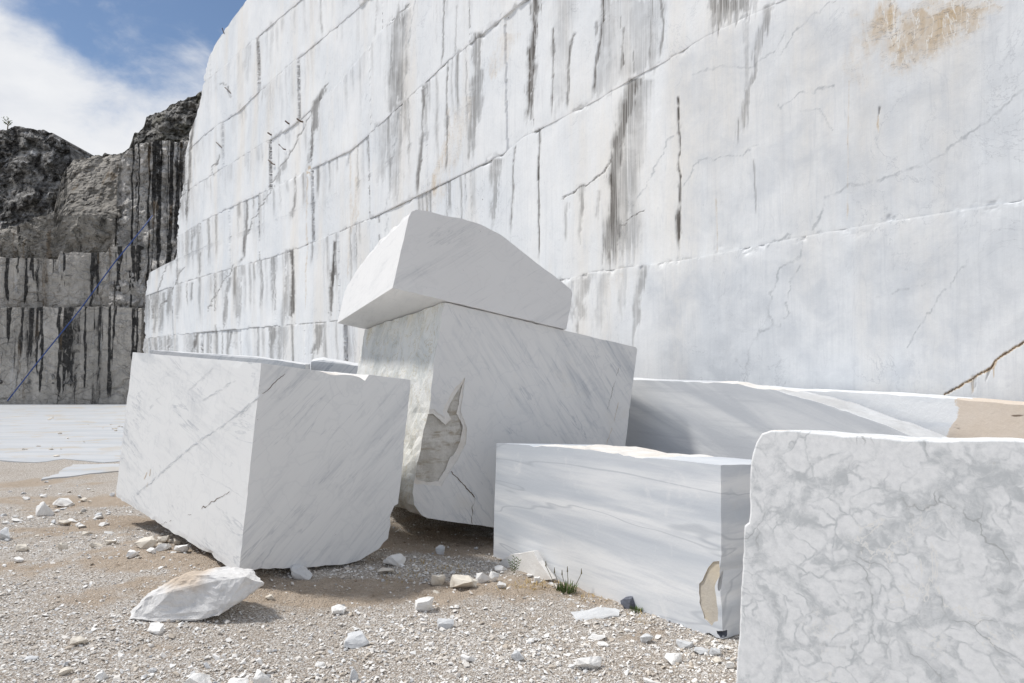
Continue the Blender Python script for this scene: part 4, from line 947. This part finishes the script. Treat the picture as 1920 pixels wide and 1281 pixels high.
geo = mm.n('ShaderNodeNewGeometry'); sx = mm.n('ShaderNodeSeparateXYZ'); mm.put(sx.inputs[0], mm.obj())
dust = mm.math('MULTIPLY', mm.ss(mm.math('ADD', sx.outputs[2], mm.math('MULTIPLY', mm.noise(None, 6, 5), .12)), .22, .29), mm.ss(sx.outputs[0], .0, .16, 1, 0))
c = mm.mix(mm.ss(mm.noise(None, 9, 7, .65), .4, .7), (.74, .73, .72), (.58, .57, .56)); c = mm.mix(mm.math('MULTIPLY', dust, .8), c, (.56, .44, .32))
bo = link('boulder', me, [mm.done(c, .75, mm.noise(None, 34, 8, .68), .7, .012)]); bo.location = bp + Vector((0, .0, -.012))
tag(bo, 'largest loose white boulder lying on the gravel in front of the left block', 'boulder')
# triangular slab leaning on the low block
sl = [hit((p0 + nF * .09, nF), *p) for p in ((931, 1062), (945, 1046), (958, 1038), (975, 1037), (1000, 1033), (1010, 1052), (1034, 1087), (985, 1092), (950, 1078))]
ts = prism('leaning_slab', sl, -nF * .05, 3, [M_stone], {}, {i: .006 for i in range(9)}, .006); soften(ts, .003); recentre(ts)
tag(ts, 'bright white triangular slab leaning on the low banded block', 'slab', 'loose marble stones')
# chips too small to tell apart, in a few groups
chips = [hull_rock(900 + i, (1, .75, .34 + .1 * (i % 3)), 12, .03, 1, .8, None, 'chip') for i in range(7)]
chip_mats = [M_stone, M_stone, M_stone_dusty, M_stone_grey]
ZONES = [('small pale chip among the rubble at the far left', 'chips in the rubble left of the blocks', 66, lambda: (random.uniform(-10, 205), random.gauss(955, 24)), (.035, .12)),
 ('small pale chip on the brown dust beside the left block', 'chips on the dust by the left block', 30, lambda: (random.uniform(150, 360), random.gauss(1035, 14)), (.015, .05)),
 ('small chip in the strip of rubble between the left and low blocks', 'chips in the rubble strip in the middle', 70, lambda: (random.uniform(690, 1060), random.gauss(1082, 13)), (.015, .055)),
 ('small chip on the gravel at the lower right', 'chips on the gravel at lower right', 52, lambda: (random.uniform(1040, 1380), random.gauss(1232, 28)), (.012, .042)),
 ('small chip lying on the gravel across the foreground', 'chips on the foreground gravel', 58, lambda: (random.uniform(-20, 1020), random.uniform(1140, 1290)), (.014, .045)),
 ('crumb of tan rubble on the white quarry floor', 'crumbs on the quarry floor', 24, lambda: random.choice([(random.gauss(100, 14), random.gauss(786, 3)), (random.gauss(215, 18), random.gauss(803, 3)), (random.gauss(120, 60), random.gauss(835, 14))]), (.05, .13))]
for lab, grp, n, fn, (s0, s1) in ZONES:
    for i in range(n):
        x, y = fn(); p = gpoint(x, y); s = random.uniform(s0, s1) * random.choice((.7, .8, 1, 1.2))
        if p.z < .05 and p.y > 11: p.z = .016
        me = chips[random.randrange(7)]; key = random.choice(chip_mats if 'tan' not in lab else [M_stone_dusty])
        o = link('stone_chip', me); 
        if not me.materials: me.materials.append(M_stone)
        o.material_slots[0].link = 'OBJECT'; o.material_slots[0].material = key
        o.scale = (s, s, s); o.rotation_euler = (R(random.uniform(-14, 14)), R(random.uniform(-14, 14)), random.uniform(0, 6.28)); o.location = p + Vector((0, 0, s * .1))
        tag(o, lab, 'stone chip', grp)

# ------------------------------------------------------------------ gravel: too many to count
def pebbles():
    N = 165000; r = np.random.default_rng(3)
    y = 3.3 + (8.4 - 3.3) * r.random(N) ** 1.75; x = (r.random(N) - .62) * 1.62 * y * .98
    keep = r.random(N) < np.clip(1.02 - soil_at(x, y) * 1.2, .15, 1) * (.25 + 1.5 * fbm(x * 1.3, y * 1.6, 91, 4) ** 1.5)
    x, y = x[keep], y[keep]; n = len(x)
    s = np.exp(r.normal(math.log(.0058), .55, n)).clip(.003, .026)
    T = []
    for i in range(6):
        me = hull_rock(700 + i, (2, 1.6, 1.1), 9, 0, 0, .5, None, 'tmp'); co = np.array([v.co[:] for v in me.vertices]); fa = np.array([p.vertices[:] for p in me.polygons]); T.append((co, fa)); bpy.data.meshes.remove(me)
    VV, FF, CC = [], [], []; base = 0
    kind = r.integers(0, 6, n); z = gz(x, y)
    for i in range(6):
        q = np.where(kind == i)[0]; co, fa = T[i]; a = r.random(len(q)) * 6.283; ca, sa = np.cos(a), np.sin(a); t = r.normal(0, .3, len(q))
        X = co[None, :, 0] * ca[:, None] - co[None, :, 1] * sa[:, None]; Y = co[None, :, 0] * sa[:, None] + co[None, :, 1] * ca[:, None]; Z = co[None, :, 2] + X * t[:, None]
        S = s[q][:, None]
        V = np.stack([X * S + x[q][:, None], Y * S + y[q][:, None], Z * S + z[q][:, None] + S * .25], -1)
        col = r.random(len(q)); VV.append(V.reshape(-1, 3)); FF.append((fa[None] + (np.arange(len(q)) * len(co))[:, None, None] + base).reshape(-1, 3)); CC.append(np.repeat(col, len(co))); base += len(q) * len(co)
    me = np_mesh('gravel', np.concatenate(VV), np.concatenate(FF)); fattr(me, 'shade', np.concatenate(CC)); return me
m = NB('gravel_pebbles'); sh = m.attr('shade')
c = m.mix(m.ss(sh, 0, .6), (.50, .44, .37), (.76, .73, .69)); c = m.mix(m.ss(sh, .55, .9), c, (.84, .83, .81)); c = m.mix(m.ss(sh, .95, 1), c, (.36, .37, .39))
tag(link('gravel', pebbles(), [m.done(c, .85, None)]), kind='stuff')

# ------------------------------------------------------------------ plants
M_green = simple('grass_green', (.10, .145, .045), .6, .6, 30); M_dry = simple('dry_grass', (.46, .33, .14), .8, .4, 12); M_stalk = simple('dry_stalk', (.13, .11, .055), .8, .3)
def blades(name, c, rad, n, l0, l1, mat, parent=None, seed=1, lean=.8, w=.0035, span=None):
    r = random.Random(seed); vs, fs = [], []
    for i in range(n):
        a = r.uniform(0, 6.28); q = rad * math.sqrt(r.random()); b = Vector((math.cos(a) * q * (span or 1), math.sin(a) * q, -.005)); a2 = a + r.gauss(0, .7); L_ = r.uniform(l0, l1); ln = r.uniform(.1, lean)
        d = Vector((math.cos(a2) * ln, math.sin(a2) * ln, 1)).normalized(); sd = Vector((-math.sin(a2), math.cos(a2), 0)) * w
        o = len(vs); m1 = b + d * L_ * .55; tip = b + d * L_ + Vector((math.cos(a2), math.sin(a2), -.5)) * L_ * .25 * ln
        vs += [b - sd, b + sd, m1 + sd * .8, m1 - sd * .8, tip]; fs += [(o, o + 1, o + 2, o + 3), (o + 3, o + 2, o + 4)]
    me = bpy.data.meshes.new(name); me.from_pydata([v + c for v in vs], [], fs); return link(name, me, [mat], parent)
def tuft(px, py, rad, n, l0, l1, label, stalks=(), seed=1):
    p = gpoint(px, py); e = empty('grass_tuft', p); tag(e, label, 'grass tuft')
    blades('blades', Vector(), rad, n, l0, l1, M_green, e, seed)
    for (dx, h, lx) in stalks:
        k = p.y / F; base = Vector((dx * k * .5, .01, 0)); top = Vector((dx * k + lx * k, .0, h * k))
        s = tube('stalk', [base, base.lerp(top, .5) + Vector((.004, 0, 0)), top], .0022, M_stalk, e, 5)
        tube('seed_head', [top - Vector((0, 0, .004)), top + Vector((0, 0, .012)), top + Vector((0, 0, .034))], .0052, M_stalk, s, 6, .002)
    return e
tuft(1062, 1108, .07, 120, .035, .085, 'green grass tuft with tall seed stalks at the foot of the low block', ((-36, 46, -2), (-24, 34, 2), (-4, 30, -4), (4, 36, -2), (22, 32, 6)), 3)
tuft(1192, 1147, .035, 46, .025, .055, 'tiny green tuft beside the dark slate stone', (), 5)
p = gpoint(964, 1075); e = empty('leafy_sprig', p + Vector((0, -.03, 0))); tag(e, 'thin green sprig growing before the white triangular slab', 'sprig')
for j, (dx, h) in enumerate(((-.03, .1), (.005, .13), (.04, .11))):
    st = tube('stem', [Vector((0, 0, 0)), Vector((dx * .5, 0, h * .6)), Vector((dx, 0, h))], .0018, M_stalk, e, 5)
    vs, fs = [], []
    for i in range(9):
        t = .25 + .75 * i / 8; b = Vector((dx * t, 0, h * t)); s_ = 1 if i % 2 else -1; q = b + Vector((s_ * .022, random.uniform(-.01, .01), .014)); o = len(vs)
        vs += [b, b.lerp(q, .5) + Vector((0, .003, .004)), q, b.lerp(q, .5) - Vector((0, .003, .004))]; fs.append((o, o + 1, o + 2, o + 3))
    me = bpy.data.meshes.new('leaves'); me.from_pydata(vs, [], fs); link('leaves', me, [M_green], st)
vs = []
for i, (px, py, n) in enumerate(((775, 1058, 90), (800, 1072, 70), (985, 1100, 90), (960, 1108, 60), (1010, 1100, 60), (745, 1085, 40), (1095, 1122, 50), (850, 1070, 60), (1200, 1160, 40))):
    vs.append((gpoint(px, py), n, i))
dg_v, dg_f = [], []
for p, n, i in vs:
    o = blades('tmp', p, .11, n, .02, .06, M_dry, None, 40 + i, 2.5, .002, 1.6); b = len(dg_v)
    dg_v += [v.co.copy() for v in o.data.vertices]; dg_f += [tuple(b + q for q in f.vertices) for f in o.data.polygons]
    me = o.data; bpy.data.objects.remove(o); bpy.data.meshes.remove(me)
me = bpy.data.meshes.new('dry_grass'); me.from_pydata(dg_v, [], dg_f); tag(link('dry_grass', me, [M_dry]), kind='stuff')
# bare little shrub on the knoll
p = at(14, 238, 36.8); e = empty('shrub', p); tag(e, 'tiny dark shrub on top of the rock knoll against the cloud', 'shrub')
r = random.Random(8); tr = tube('trunk', [Vector((0, 0, -.25)), Vector((.02, 0, .12)), Vector((.06, 0, .3))], .03, M_stalk, e, 5, .015); lv, lf = [], []
for i in range(9):
    a = r.uniform(0, 6.28); b = Vector((.02, 0, r.uniform(0, .28))); t = b + Vector((math.cos(a) * .22, math.sin(a) * .15, r.uniform(.05, .3)))
    tube('branch', [b, b.lerp(t, .5) + Vector((0, 0, .03)), t], .013, M_stalk, e, 4, .006)
    for k in range(9):
        c = b.lerp(t, r.uniform(.5, 1.05)) + Vector((r.gauss(0, .035), r.gauss(0, .035), r.gauss(0, .03))); o = len(lv); d1 = Vector((r.gauss(0, 1), r.gauss(0, 1), r.gauss(0, 1))).normalized() * .035; d2 = d1.orthogonal().normalized() * .02
        lv += [c - d1, c + d2, c + d1, c - d2]; lf.append((o, o + 1, o + 2, o + 3))
me = bpy.data.meshes.new('crown'); me.from_pydata(lv, [], lf); link('crown', me, [M_green], e)

# ------------------------------------------------------------------ light
SAZ = Vector((-.985, .17, 0)).normalized(); EL = R(57)
sd = Vector((SAZ.x * math.cos(EL), SAZ.y * math.cos(EL), math.sin(EL)))
sun = bpy.data.lights.new('sun', 'SUN'); sun.energy = 3.1; sun.angle = R(7); sun.color = (1, .965, .91)
so = bpy.data.objects.new('sun', sun); COL.objects.link(so); so.rotation_euler = (-sd).to_track_quat('-Z', 'Y').to_euler(); so.location = (-20, 10, 25)
w = bpy.data.worlds.new('World'); sc.world = w; w.use_nodes = True; nt = w.node_tree; nt.nodes.clear()
def wn(k, **kw):
    x = nt.nodes.new(k)
    for a, v in kw.items(): setattr(x, a, v)
    return x
out = wn('ShaderNodeOutputWorld'); bg = wn('ShaderNodeBackground'); nt.links.new(bg.outputs[0], out.inputs[0])
sky = wn('ShaderNodeTexSky'); sky.sky_type = 'NISHITA'; sky.sun_disc = False; sky.sun_elevation = EL; sky.sun_rotation = math.atan2(sd.x, sd.y)
sky.altitude = 900; sky.air_density = 1; sky.dust_density = .6; sky.ozone_density = 1.5
bg.inputs[1].default_value = SKY = .10
tc = wn('ShaderNodeTexCoord')
def wmap(scale, loc=(0, 0, 0), rot=(0, 0, 0)):
    x = wn('ShaderNodeMapping'); nt.links.new(tc.outputs['Generated'], x.inputs[0]); x.inputs[3].default_value = scale; x.inputs[1].default_value = loc; x.inputs[2].default_value = rot; return x.outputs[0]
def wnoise(v, scale, detail, rough=.55, dist=0):
    x = wn('ShaderNodeTexNoise'); nt.links.new(v, x.inputs['Vector']); x.inputs['Scale'].default_value = scale; x.inputs['Detail'].default_value = detail; x.inputs['Roughness'].default_value = rough; x.inputs['Distortion'].default_value = dist; return x.outputs[0]
def wmath(op, a, b):
    x = wn('ShaderNodeMath', operation=op)
    for i, q in enumerate((a, b)):
        if isinstance(q, bpy.types.NodeSocket): nt.links.new(q, x.inputs[i])
        else: x.inputs[i].default_value = q
    return x.outputs[0]
def wss(v, a, b, lo=0, hi=1):
    x = wn('ShaderNodeMapRange', interpolation_type='SMOOTHSTEP'); nt.links.new(v, x.inputs[0])
    for i, q in enumerate((a, b, lo, hi)): x.inputs[1 + i].default_value = q
    return x.outputs[0]
def wdot(d):
    x = wn('ShaderNodeVectorMath', operation='DOT_PRODUCT'); nt.links.new(tc.outputs['Generated'], x.inputs[0]); x.inputs[1].default_value = tuple(d.normalized()); return x.outputs['Value']
c1 = wnoise(wmap((1, 1, 1.7), (.3, .1, 0)), 3.1, 9, .58, .35); c2 = wnoise(wmap((1, 1, 1.4), (4, 2, 1), (0, R(30), 0)), 9, 8, .6, .3)
cov = wmath('ADD', wmath('MULTIPLY', c1, .68), wmath('MULTIPLY', c2, .48))
gap = wss(wdot(ray(420, 20)), .955, .999, 0, .17); gap2 = wss(wdot(ray(150, -60)), .985, 1.0, 0, .10); low = wss(wdot(ray(60, 260)), .95, .999, 0, .20)
cov = wmath('ADD', wmath('SUBTRACT', wmath('SUBTRACT', cov, gap), gap2), low)
fac = wss(cov, .46, .70)
cm = wn('ShaderNodeMix', data_type='RGBA'); shade = wss(wnoise(wmap((1, 1, 2), (1, 5, 2)), 4.5, 7), .35, .7)
nt.links.new(shade, cm.inputs[0]); cm.inputs[6].default_value = tuple(q / SKY for q in (.84, .85, .87)) + (1,); cm.inputs[7].default_value = tuple(q / SKY for q in (.66, .69, .75)) + (1,)
mx = wn('ShaderNodeMix', data_type='RGBA'); nt.links.new(fac, mx.inputs[0]); nt.links.new(sky.outputs[0], mx.inputs[6]); nt.links.new(cm.outputs[2], mx.inputs[7])
nt.links.new(mx.outputs[2], bg.inputs[0])
vs_ = sc.view_settings; vs_.view_transform = 'Standard'; vs_.look = 'None'; vs_.exposure = .08; vs_.gamma = 1; vs_.use_curve_mapping = False
sc.cycles.max_bounces = 8; sc.cycles.diffuse_bounces = 5; sc.cycles.use_denoising = True
